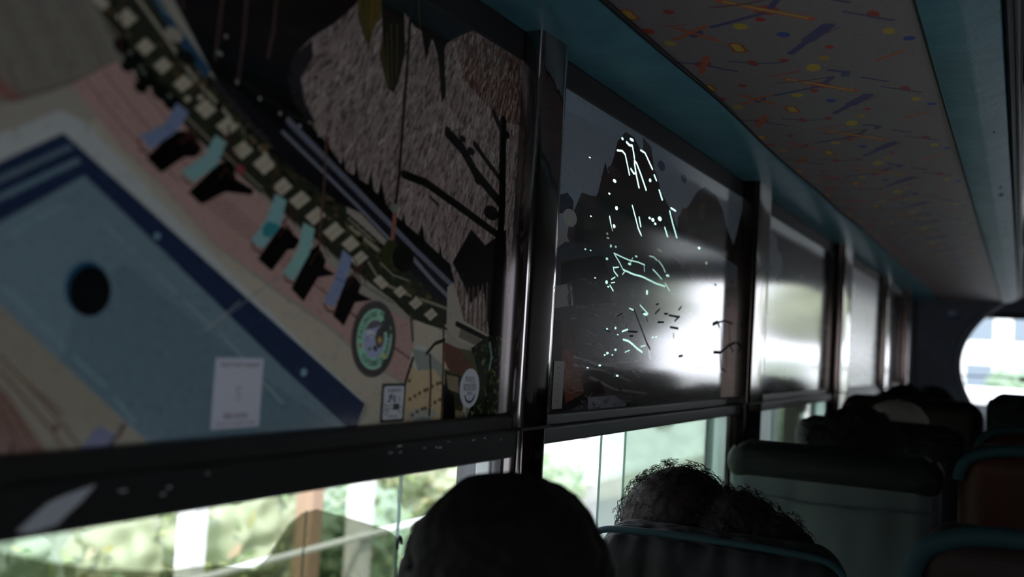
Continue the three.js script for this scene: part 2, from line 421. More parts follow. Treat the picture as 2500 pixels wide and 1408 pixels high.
  p('#cfc5ae',[1190,460,1162,481,1134,468,1161,446]);
  l('#8f8676',1.2,[1177,454,1149,475]);
  p('#cfc5ae',[1234,488,1207,508,1183,496,1210,476]);
  l('#8f8676',1.2,[1223,483,1196,503]);
  p('#cfc5ae',[1283,501,1251,523,1226,512,1257,490]);
  l('#8f8676',1.3,[1271,496,1240,518]);
  p('#cfc5ae',[1327,522,1294,544,1270,532,1302,510]);
  l('#8f8676',1.3,[1315,517,1283,539]);
  p('#cfc5ae',[1383,542,1349,565,1321,552,1355,529]);
  l('#8f8676',1.4,[1370,536,1336,559]);
  p('#cfc5ae',[1432,560,1402,578,1375,566,1404,547]);
  l('#8f8676',1.4,[1419,554,1390,573]);
  p('#cfc5ae',[1461,581,1427,602,1404,591,1437,571]);
  l('#8f8676',1.5,[1450,576,1416,597]);
  p('#cfc5ae',[1533,625,1512,637,1479,622,1501,610]);
  l('#8f8676',1.5,[1518,618,1497,631]);
  p('#cfc5ae',[1598,635,1573,649,1550,638,1574,624]);
  l('#8f8676',1.6,[1587,630,1562,644]);
  p('#cfc5ae',[1659,654,1631,668,1606,657,1633,642]);
  l('#8f8676',1.7,[1647,649,1620,663]);
  p('#cfc5ae',[1720,673,1691,688,1665,676,1694,661]);
  l('#8f8676',1.8,[1708,668,1679,682]);
  e('#10130f',868,360,14.8,10.6);
  e('#10130f',890,374,18.1,12.7);
  e('#10130f',913,390,18.6,12.9);
  e('#10130f',941,403,17.8,12.1);
  e('#10130f',961,413,16.7,11.3);
  e('#10130f',904,406,11.3,7.9);
  e('#10130f',877,385,9.5,6.8);
  e('#7c8a80',881,365,4.1,2.7);
  e('#7c8a80',901,379,4.2,2.7);
  e('#7c8a80',907,385,4.2,2.8);
  e('#7c8a80',956,405,4.5,2.8);
  p('#2b516f',[905,262,945,295,991,322,1031,349,1020,364,976,333,931,300,894,266]);
  p('#7f9a9c',[910,261,933,287,953,297,934,293,900,264]);
  e('#b4a99a',955,318,16.6,10.2);
  e('#15120f',981,343,18.8,9.2);
  l('#57423a',5.8,[1044,226,1041,283,1038,330]);
  l('#57423a',6.0,[1094,209,1095,279,1088,354]);
  l('#57423a',6.4,[1162,186,1160,247,1152,295]);
  l('#57423a',4.0,[960,255,969,276]);
  l('#5e5a56',1.2,[1096,346,1155,360,1227,373,1316,385]);
  e('#a8aaa8',989,310,3.1,2.9);
  e('#a8aaa8',1057,290,3.4,3.0);
  e('#a8aaa8',1043,319,3.3,3.0);
  e('#a8aaa8',1087,351,3.5,3.1);
  e('#a8aaa8',1140,364,3.7,3.2);
  e('#a8aaa8',1190,376,3.9,3.3);
  e('#a8aaa8',1241,385,4.2,3.3);
  e('#a8aaa8',1293,389,4.4,3.4);
  e('#a8aaa8',1049,319,3.4,3.0);
  p('#1c1b20',[1020,363,1151,420,1237,463,1427,512,1538,544,1536,520,1210,407,1071,356]);
  e('#3a343a',1032,359,4.9,3.0);
  e('#3a343a',1041,362,5.0,3.0);
  e('#3a343a',1041,367,5.0,3.0);
  e('#3a343a',1049,363,5.0,3.0);
  e('#3a343a',1049,368,5.0,3.0);
  e('#3a343a',1049,374,5.0,3.0);
  e('#3a343a',1058,369,5.1,3.0);
  e('#3a343a',1058,374,5.1,3.0);
  e('#3a343a',1057,372,5.1,3.0);
  e('#3a343a',1066,375,5.1,3.0);
  e('#3a343a',1066,381,5.1,3.0);
  e('#3a343a',1065,378,5.1,3.0);
  e('#3a343a',1075,381,5.2,3.1);
  e('#3a343a',1074,379,5.2,3.0);
  e('#3a343a',1083,382,5.3,3.1);
  e('#3a343a',1083,388,5.3,3.1);
  e('#3a343a',1083,385,5.2,3.1);
  e('#3a343a',1092,389,5.3,3.1);
  e('#3a343a',1092,394,5.3,3.1);
  e('#3a343a',1091,392,5.3,3.1);
  e('#3a343a',1101,395,5.4,3.1);
  e('#3a343a',1100,393,5.4,3.1);
  e('#3a343a',1100,398,5.4,3.1);
  e('#3a343a',1110,402,5.4,3.1);
  e('#3a343a',1109,399,5.4,3.1);
  e('#3a343a',1119,403,5.5,3.1);
  e('#3a343a',1118,400,5.5,3.1);
  e('#3a343a',1118,406,5.5,3.1);
  e('#3a343a',1128,410,5.5,3.1);
  e('#3a343a',1127,407,5.5,3.1);
  e('#3a343a',1127,413,5.5,3.1);
  e('#3a343a',1137,416,5.6,3.2);
  e('#3a343a',1136,414,5.6,3.2);
  e('#3a343a',1136,419,5.6,3.2);
  e('#3a343a',1146,415,5.6,3.2);
  e('#3a343a',1146,421,5.6,3.2);
  e('#3a343a',1156,424,5.7,3.2);
  e('#3a343a',1155,422,5.7,3.2);
  e('#3a343a',1155,427,5.7,3.2);
  e('#3a343a',1165,423,5.8,3.2);
  p('#a08e88',[1372,137,1317,188,1259,229,1218,271,1205,314,1220,347,1259,373,1318,400,1371,435,1453,451,1535,491,1611,515,1758,566,1785,611,1775,668,1942,715,1989,690,2430,695,2320,-88,1975,25,1836,35,1721,94,1671,126,1560,117,1484,84,1382,119]);
  p('#6b4c3f',[1718,97,1836,37,1979,26,2320,-88,2356,166,1979,217,1877,203,1761,168]);
  thatch([1372,137,1317,188,1259,229,1218,271,1205,314,1220,347,1259,373,1318,400,1371,435,1453,451,1535,491,1611,515,1758,566,1785,611,1775,668,1942,715,1989,690,2430,695,2320,-88,1975,25,1836,35,1721,94,1671,126,1560,117,1484,84,1382,119]);
  p('#2b2529',[1205,314,1218,271,1257,236,1263,264,1235,306,1250,344,1281,371,1259,373,1220,347]);
  p('#0a090a',[1262,429,1271,365,1293,423]);
  p('#0a090a',[1305,451,1316,385,1341,444]);
  p('#0a090a',[1350,496,1363,407,1396,489]);
  p('#0a090a',[1392,491,1403,412,1432,485]);
  p('#0a090a',[1435,514,1449,421,1485,507]);
  p('#0a090a',[1471,490,1484,431,1510,485]);
  p('#0a090a',[1548,557,1567,483,1603,551]);
  p('#0a090a',[1622,580,1636,492,1671,575]);
  p('#0a090a',[1698,608,1712,530,1745,604]);
  p('#0c0a0b',[1766,561,1837,482,1906,510,2001,462,2046,727,1951,710,1908,602,1857,642,1815,600]);
  l('#6e5550',6.1,[1786,623,1792,698]);
  l('#6e5550',6.2,[1805,619,1813,710]);
  l('#6e5550',6.3,[1824,615,1832,705]);
  l('#6e5550',6.4,[1844,611,1851,700]);
  l('#6e5550',6.4,[1863,607,1871,695]);
  l('#6e5550',6.5,[1884,603,1893,708]);
  l('#6e5550',6.6,[1904,599,1913,702]);
  l('#6e5550',6.7,[1925,594,1934,697]);
  l('#140e0d',17.1,[1558,410,1642,413,1716,428,1796,444,1976,482]);
  l('#1a1211',23.7,[1712,295,1780,318,1839,356,1973,408]);
  l('#1a1211',12.7,[1828,295,1892,324,1981,360]);
  l('#1a1211',16.1,[1907,209,1951,242,1983,245]);
  l('#0d0a0a',33.1,[1955,222,1975,408,1977,597,1988,728]);
  l('#3a2e2c',5.7,[1660,438,1694,450]);
  e('#1a1211',1777,296,13.9,6.9);
  e('#1a1211',1733,297,11.7,5.9);
  e('#1a1211',1815,315,16.2,7.9);
  e('#1a1211',1859,370,22.4,10.7);
  e('#1a1211',1925,434,35.5,16.4);
  p('#22232b',[1213,382,1611,543,1779,622,1771,664,1618,601,1529,552,1204,409]);
  l('#7b7e8e',12.4,[1211,383,1321,428,1450,481,1610,547,1778,612]);
  l('#8a909c',6.5,[1199,404,1300,445,1412,491,1531,543]);
  l('#8a8e98',9.8,[1598,561,1697,609,1776,642]);
  p('#b3a89c',[1382,499,1426,504,1525,547,1519,560,1457,545,1391,520]);
  e('#2a2320',1392,514,6.1,2.9);
  e('#2a2320',1401,518,6.1,2.9);
  e('#2a2320',1410,521,6.2,2.9);
  e('#2a2320',1419,524,6.2,2.9);
  e('#2a2320',1429,528,6.3,2.9);
  e('#2a2320',1438,531,6.4,3.0);
  e('#2a2320',1448,535,6.4,3.0);
  e('#2a2320',1457,538,6.5,3.0);
  e('#2a2320',1467,542,6.5,3.0);
  e('#2a2320',1476,545,6.6,3.0);
  e('#2a2320',1486,549,6.7,3.0);
  e('#2a2320',1496,553,6.7,3.0);
  e('#2a2320',1506,556,6.8,3.1);
  e('#2a2320',1516,560,6.8,3.1);
  p('#4f4a22',[1372,115,1382,163,1403,191,1420,197,1432,156,1444,90]);
  p('#6b5a24',[1413,108,1410,162,1422,181,1454,118,1464,83]);
  p('#1b1d12',[1444,90,1518,65,1537,171,1526,222,1508,264,1484,260,1465,200]);
  p('#3d3a1c',[1460,170,1479,211,1495,271,1475,243,1451,204]);
  p('#0d0e0b',[1539,58,1706,1,1706,70,1680,130,1696,224,1682,240,1658,153,1630,119,1613,174,1591,122]);
  l('#857634',1.9,[1383,126,1396,174]);
  l('#857634',1.9,[1402,120,1407,186]);
  l('#857634',2.0,[1423,113,1417,168]);
  l('#857634',2.0,[1484,139,1501,252]);
  l('#857634',2.0,[1472,159,1492,266]);
  l('#857634',2.1,[1504,133,1513,233]);
  l('#857634',2.2,[1572,63,1585,120]);
  l('#241e1c',9.7,[1547,55,1547,192,1545,313,1544,409,1538,473]);
  l('#a4685c',13.6,[1538,492,1535,538]);
  p('#7c9484',[1525,470,1544,472,1543,488,1528,484]);
  l('#6b4f45',5.4,[1313,386,1316,463,1314,520,1314,583]);
  l('#5a3a34',4.0,[1187,459,1188,511]);
  l('#5a3a34',3.7,[1077,420,1078,448]);
  l('#5e3b36',3.0,[861,294,862,354,864,370]);
  p('#46331f',[1517,542,1545,543,1550,582,1523,592,1502,586]);
  e('#39401f',1534,567,30.9,26.3);
  e('#15170f',1577,571,38.2,26.8);
  l('#b5afa2',2.5,[1499,587,1546,607,1602,613]);
  p('#0d090b',[965,453,997,446,1026,465,1015,480,991,485,951,515,923,499]);
  l('#4a2b2a',2.7,[986,435,1005,449,1022,464]);
  l('#4a2b2a',2.7,[997,446,979,466]);
  l('#4a2b2a',2.5,[908,474,911,490,927,493]);
  p('#8b9ac0',[970,411,994,419,983,439,970,455,928,486,909,471,951,446,962,426]);
  l('#4f6684',1.3,[951,446,970,455]);
  p('#0d090b',[1058,483,1087,472,1101,498,1141,508,1138,516,1079,521,1032,547,1005,533]);
  l('#4a2b2a',2.9,[1073,448,1078,420]);
  l('#4a2b2a',2.9,[1064,503,1079,484]);
  l('#4a2b2a',2.9,[1077,487,1099,499]);
  l('#4a2b2a',2.7,[991,510,998,519,1012,520]);
  p('#97c4c2',[1050,440,1075,446,1058,485,1012,518,988,506,1030,476]);
  e('#a84a54',1109,482,9.0,7.5);
  l('#5a3130',2.0,[983,467,1016,440]);
  l('#5a3130',2.0,[987,447,1012,465]);
  l('#5a3130',2.0,[994,435,1022,466]);
  l('#5a3130',2.2,[1067,478,1103,449]);
  l('#5a3130',2.2,[1072,457,1098,476]);
  l('#5a3130',2.2,[1079,444,1110,477]);
  l('#5a3130',2.5,[1211,551,1254,522]);
  l('#5a3130',2.5,[1217,529,1248,550]);
  l('#5a3130',2.5,[1226,516,1261,553]);
  l('#5a3130',2.6,[1287,590,1333,561]);
  l('#5a3130',2.6,[1293,567,1327,590]);
  l('#5a3130',2.6,[1303,553,1342,593]);
  l('#5a3130',2.8,[1398,626,1450,596]);
  l('#5a3130',2.8,[1405,602,1443,626]);
  l('#5a3130',2.9,[1416,587,1459,630]);
  p('#0d090b',[1209,556,1228,557,1262,573,1250,589,1232,592,1197,630,1162,614]);
  l('#4a2b2a',3.3,[1215,558,1228,534]);
  l('#4a2b2a',3.3,[1208,573,1228,552,1247,569]);
  l('#4a2b2a',3.1,[1145,588,1151,600,1172,604]);
  p('#9ccdcf',[1192,506,1221,512,1209,558,1171,597,1143,587,1174,552]);
  p('#3f97a0',[1178,552,1204,553,1207,559,1189,577,1171,577,1167,564]);
  p('#0d090b',[1291,587,1311,576,1335,598,1332,612,1365,621,1317,630,1282,674,1248,654]);
  l('#4a2b2a',3.5,[1291,611,1314,582,1331,600]);
  l('#4a2b2a',3.3,[1228,634,1233,642,1256,645]);
  p('#9cd0ca',[1267,542,1299,549,1289,593,1253,642,1225,630,1259,588]);
  p('#0d090b',[1395,629,1417,618,1443,633,1437,648,1482,658,1428,666,1399,710,1366,693]);
  l('#4a2b2a',3.8,[1399,645,1420,619,1443,635]);
  l('#4a2b2a',3.6,[1339,675,1348,685,1375,688]);
  p('#94a4cb',[1381,575,1411,587,1395,634,1367,677,1336,672,1364,629]);
  l('#4f6684',1.8,[1364,627,1396,632]);
  p('#b9b0a3',[1751,614,1777,603,1835,687,1811,710,1758,699]);
  p('#bdb29f',[1749,695,1789,672,1951,710,1946,748,1813,728]);
  p('#7d7468',[1818,697,1933,725,1926,741,1812,717]);
  l('#0c0908',11.1,[1800,689,1864,702,1953,721]);
  p('#d3c7b4',[1631,688,1717,701,1760,716,1757,759,1719,785,1635,745]);
  p('#cfc8b4',[1606,811,1637,737,1717,768,1801,911,1458,894,1544,832]);
  p('#d8c19b',[1631,769,1766,768,1780,909,1616,901,1616,833]);  // sand colour raised too, for the stronger light in this corner
  p('#6a4738',[1753,729,1852,749,1912,785,1843,820,1796,802,1758,768]);
  p('#5a5a3c',[1815,741,1917,748,1951,784,1893,785]);
  p('#3b3a24',[1760,785,1840,802,1849,873,1801,910,1775,908]);
  p('#8d7f66',[1770,798,1819,802,1827,837,1782,828]);
  p('#8d7f66',[1817,872,1859,878,1854,912,1818,911]);
  p('#0b0808',[1760,815,1806,841,1822,911,1767,908]);
  p('#1a2012',[1869,740,1941,711,2086,706,2115,925,1854,912,1885,865,1903,785]);
  leaves([1869,740,1941,711,2086,706,2115,925,1845,912,1858,874,1903,785]);
  l('#7d97a0',9.5,[1955,727,1967,757,1961,784]);
  e('#cfd5cb',1661,762,34.6,26.2);
  p('#9fa69d',[1628,745,1698,752,1750,776,1764,819,1719,785,1656,789]);
  e('#b5b9ae',1681,877,58.0,13.2);
  e('#98a096',1686,892,35.2,9.9);
  l('#35241e',6.9,[1699,758,1709,810,1711,879]);
  l('#4a352c',7.2,[1744,683,1755,785,1761,892]);
  l('#38312a',8.0,[1686,754,1716,733,1753,725]);
  l('#4a2a26',8.9,[1635,765,1619,797,1611,817]);
  l('#5c544c',7.7,[1617,681,1630,729]);
  e('#7d6650',1627,809,6.0,4.0);
  e('#7d6650',1687,829,6.3,4.1);
  e('#7d6650',1749,849,6.7,4.3);
  e('#7d6650',1682,866,6.3,4.1);
  e('#7d6650',1735,816,6.6,4.2);
  e('#7d6650',1668,834,6.2,4.1);
  e('#7d6650',1730,854,6.6,4.2);
  e('#7d6650',1664,871,6.2,4.1);
  e('#7d6650',1716,821,6.5,4.2);
  e('#7d6650',1651,839,6.1,4.1);
  e('#7d6650',1711,860,6.5,4.2);
  e('#7d6650',1646,877,6.1,4.1);
  e('#7d6650',1697,827,6.4,4.2);
  e('#7d6650',1633,845,6.0,4.0);
  e('#7d6650',1693,865,6.4,4.2);
  e('#7d6650',1746,814,6.7,4.3);
  l('#9aa0a2',1.8,[1042,736,1107,703,1195,649,1234,634]);
  l('#b4b6b2',2.1,[1058,732,1128,683]);
  speckle(g, w, h, 9000, 3);
});
const cutRock = (g) => { // scratches that took the film off the pane
  const { path } = printKit(g); g.save(); g.globalCompositeOperation = 'destination-out'; g.fillStyle = g.strokeStyle = '#000'; g.lineCap = g.lineJoin = 'round';
  const k = (w, a) => { path(a); g.lineWidth = w * 0.52; g.stroke(); }, d = (x, y, rx, ry) => { g.beginPath(); g.ellipse(x, y, rx * 0.8, ry * 0.8, 0, 0, 7); g.fill(); };
  k(12.4,[572,104,596,108,623,105,636,122,647,139]);
  k(10.0,[500,143,540,137,566,142,590,170,612,196]);
  k(8.7,[697,104,738,104,774,121,817,142]);
  k(10.6,[648,146,670,151,711,177,767,217]);
  k(12.8,[649,153,669,184,701,220]);
  k(10.5,[621,176,649,186,669,180]);
  k(9.2,[836,157,862,171]);
  k(9.4,[893,197,930,224]);
  d(537,101,10.1,4.8);
  d(615,88,21.2,4.9);
  d(492,235,16.3,5.9);
  d(456,278,9.6,3.5);
  d(800,181,11.7,6.4);
  d(297,203,8.7,2.2);
  k(9.8,[468,343,481,363,497,380]);
  d(508,366,13.2,7.1);
  d(519,311,13.3,7.1);
  k(8.5,[650,284,691,323,712,345,746,365]);
  k(8.7,[716,311,736,338]);
  k(7.4,[1012,249,1054,288,1105,329]);
  k(7.3,[969,310,1005,338]);
  k(7.4,[1024,237,1076,240]);
  d(328,361,8.8,2.2);
  d(846,302,16.0,6.5);
  d(814,300,11.8,3.9);
  d(914,289,20.8,8.0);
  d(871,311,12.2,3.9);
  d(457,394,9.6,4.7);
  d(464,406,16.0,3.5);
  d(490,426,9.7,5.9);
  d(530,424,10.0,3.6);
  d(301,456,8.7,3.3);
  d(339,455,8.9,2.2);
  d(465,466,12.8,4.7);
  d(708,434,14.8,3.8);
  d(653,463,17.9,4.9);
  d(383,528,9.1,2.3);
  d(472,533,12.8,7.0);
  d(487,545,9.7,3.5);
  d(1026,467,22.0,5.5);
  d(826,538,11.8,10.4);
  d(1622,453,23.5,6.3);
  d(1377,335,15.7,4.5);
  d(1481,381,16.5,6.1);
  k(8.0,[517,444,589,449,658,452,723,450,791,453]);
  k(8.0,[517,444,564,465,600,485]);
  k(10.3,[600,485,687,491,778,492,915,503,1004,505]);
  k(7.3,[1002,494,1056,516]);
  k(10.0,[518,485,525,496,559,508]);
  k(8.0,[518,487,561,481]);
  k(8.3,[597,500,617,488]);
  k(7.9,[508,522,538,513]);
  k(9.9,[500,540,528,554]);
  k(5.9,[509,532,538,528]);
  k(8.0,[830,420,875,420,909,427]);
  k(7.1,[923,426,966,440,1000,458]);
  k(7.0,[872,460,923,472,966,484]);
  k(6.7,[785,454,791,473]);
  k(7.1,[907,390,952,394]);
  k(6.4,[662,458,677,442]);
  k(12.5,[632,694,678,697,720,707,758,718,809,729]);
  k(10.4,[620,670,667,662]);
  k(6.3,[654,732,694,725]);
  k(6.7,[794,712,837,707]);
  k(6.9,[873,718,892,752]);
  k(6.6,[767,582,846,605]);
  d(821,608,27.6,5.2);
  k(6.4,[671,597,710,601]);
  d(563,662,10.1,4.8);
  d(495,667,9.7,3.5);
  d(585,681,10.3,2.4);
  d(572,726,13.6,3.6);
  d(508,737,13.1,4.8);
  d(488,743,9.7,3.5);
  d(549,742,10.0,2.4);
  d(454,773,12.6,3.5);
  d(364,780,9.0,2.3);
  d(598,803,13.8,3.7);
  d(1444,775,21.6,6.1);
  d(903,679,12.3,4.0);
  d(939,677,12.5,4.0);
  g.restore();
};
const nickRock = (g, c) => { // dull nicks in the shiny film
  const { path } = printKit(g); g.lineCap = g.lineJoin = 'round';
  const n = (w, a) => { path(a); g.strokeStyle = c; g.lineWidth = Math.max(3, w); g.stroke(); };
  n(8.7,[716,600,784,650,848,698,883,718]);
  n(5.7,[828,614,850,632]);
  n(15.2,[1612,607,1677,596,1709,613]);
  n(7.8,[1687,596,1784,586,1909,592]);
  n(9.9,[1857,591,1879,682,1942,708]);
  n(7.9,[1730,618,1750,706]);
  n(12.3,[1641,715,1747,714,1873,682,1967,669]);
  n(12.7,[1735,727,1758,777]);
  n(6.4,[1758,777,1841,790]);
  n(8.2,[1827,710,1839,779]);
  n(7.8,[1169,575,1197,562]);
  n(7.3,[1012,597,1047,595]);
  n(7.7,[1130,616,1180,597]);
  n(7.5,[1083,639,1172,640]);
  n(7.5,[1062,599,1180,600]);
  n(7.2,[948,628,1010,625]);
  n(7.1,[917,601,962,584]);
  n(6.1,[572,627,614,615]);
  n(6.4,[673,668,756,667]);
  n(6.3,[653,647,657,657]);
  n(5.8,[477,669,520,675]);
  n(6.7,[789,604,814,602]);
  n(7.7,[1123,661,1125,673]);
  n(6.4,[687,682,716,681]);
  n(9.8,[1832,512,1834,525]);
  n(7.1,[919,571,945,568]);
  n(7.9,[1196,737,1241,734]);
};
const rockPrint = canvasTex(1984, 918, (g, w, h) => {
  const { p, l, e } = printKit(g); g.fillStyle = '#1c1d1f'; g.fillRect(0, 0, w, h);
  p('#95a0ac',[-6,-33,2646,-113,2773,495,86,638]);
  p('#2b3341',[71,347,159,322,202,337,206,370,77,388]);
  p('#4a3d3a',[183,395,254,307,342,305,409,341,454,430,165,462]);
  p('#17171a',[218,351,270,321,308,344,370,289,412,194,439,224,479,163,499,117,559,76,634,77,690,100,784,134,855,147,918,202,1035,250,1166,336,1305,425,225,499]);
  p('#1b1d18',[402,295,490,233,695,186,945,238,1119,341,1063,418,429,479]);
  e('#3f332f',486,209,52.7,14.1);
  e('#3f332f',344,327,36.0,24.8);
  e('#3f332f',322,381,41.4,20.1);
  e('#3f332f',635,158,43.1,27.0);
  e('#3f332f',772,185,38.7,20.4);
  e('#3f332f',875,329,82.8,28.9);
  e('#3f332f',728,399,99.6,20.2);
  e('#3f332f',518,422,74.1,21.4);
  e('#3f332f',373,421,61.4,13.6);
  e('#3f332f',621,423,86.2,14.7);
  p('#35170f',[714,60,795,76,838,148,792,182,723,116]);
  p('#1d1f19',[1106,258,1226,197,1308,140,1418,99,1569,111,1678,150,1760,221,1874,272,1889,355,1108,414]);
  e('#4d433c',1184,246,48.2,31.3);
  e('#4d433c',1402,193,32.0,33.0);
  e('#4d433c',1335,301,137.7,26.6);
  e('#4d433c',1582,288,130.4,34.5);
  e('#4d433c',1240,342,79.8,20.2);
  p('#0f1010',[1851,291,1997,83,2129,9,2658,-55,2832,777,1935,745]);
  e('#3f3a30',2166,202,105.7,88.7);
  e('#4c5a78',904,115,37.5,15.9);
  e('#4c5a78',1153,116,33.1,14.1);
  e('#adaca8',186,385,46.1,23.5);
  p('#9a9a9b',[83,429,145,416,220,467,211,501,94,512]);
  p('#3e454c',[164,451,454,430,593,464,1943,350,1978,538,86,638,66,494]);
  p('#66717a',[1143,339,1559,323,1943,350,1959,435,1462,411,1104,386]);
  p('#726f70',[1060,397,1457,380,1955,418,1965,469,1364,465]);
  p('#3c4650',[358,417,621,417,593,464,396,471]);
  p('#1a181c',[145,507,426,456,536,542,481,617,162,634]);
  p('#8d8b8e',[115,571,219,555,241,613,123,628]);
  l('#5c5656',8.7,[228,620,385,605,611,588]);
  p('#353c43',[85,633,612,592,1959,435,2023,779,1129,823,112,825]);
  p('#4b4745',[99,732,778,718,2020,761,2056,953,123,909]);
  p('#1d191b',[100,648,249,673,322,783,394,875,135,905]);
  p('#6a3d2c',[187,719,257,728,322,783,346,851,223,875,183,783]);
  p('#4a2f25',[165,655,235,674,258,739,176,730]);
  l('#8a8283',7.0,[260,750,440,771,784,756,1418,780]);
  l('#8a8283',7.2,[321,777,506,789,718,820]);
  l('#8a8283',7.4,[384,806,581,843,878,861]);
  l('#8a8283',7.0,[263,772,381,783]);
  l('#8a8283',8.9,[789,788,1423,811,1889,779]);
  l('#8a8283',7.9,[504,771,713,782,792,808]);
  p('#2a1b17',[341,817,463,818,516,854,391,857]);
  p('#7c7d83',[377,863,584,861,692,889,659,906,383,903]);
  p('#121113',[659,904,713,880,746,902]);
  p('#121113',[749,900,775,876,794,897]);
  p('#121113',[968,907,989,881,1005,903]);
  const r = rng(31); g.globalAlpha = 0.55;
  for (let i = 0; i < 900; i++) { const x = 200 + r() * 1784, y = 520 + r() * 398, L = 8 + r() * 50; l(['#77757a', '#55575c', '#2a2a2e', '#17181b', '#6a5c55', '#8a8d92'][(r() * 6) | 0], 1.5 + r() * 4, [x, y, x + L, y + (r() - 0.4) * 14, x + L * 1.8, y + (r() - 0.4) * 20]); }
  for (let i = 0; i < 120; i++) { const x = 260 + r() * 760, y = 160 + r() * 330, k = Math.abs(x - 640) / 380; if (y < 150 + k * 330) continue; l(['#4b413d', '#5c504a', '#2b2826'][(r() * 3) | 0], 2 + r() * 5, [x, y, x + (r() - 0.5) * 20, y + 12 + r() * 36]); }
  for (let i = 0; i < 420; i++) { const x = 200 + r() * 1750, y = 420 + r() * 260; g.fillStyle = ['#4a3f3b', '#15161a', '#2a2523', '#5a4c45', '#232a2c'][(r() * 5) | 0]; g.beginPath(); g.ellipse(x, y, 4 + r() * 16, 3 + r() * 10, r() * 3, 0, 7); g.fill(); }
  g.globalAlpha = 1;
  // the script lettering of the print
  g.save(); g.translate(470, 742); g.transform(1, -0.03, -0.18, 1, 0, 0); g.font = 'italic bold 112px serif'; g.lineWidth = 5; g.strokeStyle = '#8d9092'; g.fillStyle = '#0d0f10';
  g.font = 'italic bold 190px serif'; g.strokeText('C', 0, 14); g.fillText('C', 0, 14); g.font = 'italic bold 104px serif'; g.strokeText('abo  San Juan', 150, 14); g.fillText('abo  San Juan', 150, 14); g.restore();
  speckle(g, w, h, 6000, 4); nickRock(g, '#141716'); cutRock(g);
});
const rockRough = canvasTex(1984, 918, (g, w, h) => { g.fillStyle = 'rgb(24,24,24)'; g.fillRect(0, 0, w, h); nickRock(g, '#fff'); }, false);
const jungle = (seed, a, b) => canvasTex(1024, 512, (g, w, h) => { // blurred far posters: grey sky, dark palms, a shore
  const { p, l, e } = printKit(g), r = rng(seed); g.fillStyle = a; g.fillRect(0, 0, w, h);
  p('#1a1b1e', [0, 0, w, 0, w, 90, 700, 190, 420, 120, 0, 40]);
  for (let i = 0; i < 150; i++) e(['#1d2022', '#2d2a2a', '#3f4340', '#15161a'][(r() * 4) | 0], 250 + r() * 800, 90 + r() * 170 + r() * 60, 20 + r() * 45, 14 + r() * 30);
  p(b, [0, 300, w, 280, w, 420, 0, 400]); for (let i = 0; i < 60; i++) e(['#4f5a60', '#323a3f', '#59564e', '#2a2f2f'][(r() * 4) | 0], r() * w, 290 + r() * 210, 40 + r() * 90, 6 + r() * 18);
  if (seed === 51) { p('#6d1a20', [24, 120, 60, 108, 66, 190, 40, 210, 26, 180]); p('#14090c', [40, 200, 70, 210, 110, 345, 92, 350]); p('#2a1216', [56, 150, 120, 168, 118, 182, 60, 176]); p('#14090c', [70, 215, 110, 208, 112, 232, 78, 240]); }
  speckle(g, w, h, 2500, seed);
});

// ---------------------------------------------------------------- the bus shell
const WX = -0.6, TOP = 1.65, SOFF = 1.66, RW = 1.7, FL = -0.18, CE = 1.97;
struct('floor', box(-0.66, RW + 0.06, FL - 0.05, FL, 1.65, -8.6), M.floor);
struct('ceiling', box(-0.66, RW + 0.06, CE, CE + 0.04, 1.65, -8.6), M.ceiling);
struct('wall_left', [box(-0.66, WX - 0.003, FL, 0.62, 1.6, -8.55), box(-0.66, WX - 0.003, TOP - 0.006, CE, 1.6, -8.55), box(-0.66, WX - 0.003, 0.62, TOP, 1.6, 1.14), box(-0.66, WX - 0.003, 0.62, TOP, -6.2, -8.55), box(-0.66, WX - 0.003, 0.62, TOP, 0.05, -0.05), ...[[-1.172, -1.262], [-2.35, -2.5], [-3.65, -3.86], [-4.95, -5.16], [-5.9, -6.21]].map(([a, b]) => box(-0.66, WX - 0.003, 0.62, TOP, a, b))], M.wall);
struct('wall_right', [box(RW, RW + 0.06, FL, 0.4, 1.6, -8.55), box(RW, RW + 0.06, 0.8, CE, 1.6, -8.55), ...[1.6, 0.3, -1.0, -2.3, -3.6, -4.9].map((z) => box(RW, RW + 0.06, 0.4, 0.8, z, z - 0.14)), box(RW, RW + 0.06, 0.4, 0.8, -6.2, -8.55)], M.wall);
struct('wall_back', [box(-0.66, RW + 0.06, FL, 0.72, 1.6, 1.66), box(-0.66, RW + 0.06, 1.6, CE, 1.6, 1.66), box(-0.66, 0.3, 0.72, 1.6, 1.6, 1.66), box(RW - 0.2, RW + 0.06, 0.72, 1.6, 1.6, 1.66)], M.wall);
struct('wall_front', [box(-0.66, RW + 0.06, FL, 0.7, -8.5, -8.56), box(-0.66, 0.06, 1.66, CE, -8.5, -8.56), box(-0.66, RW + 0.06, 1.88, CE, -8.5, -8.56)], M.bulk);
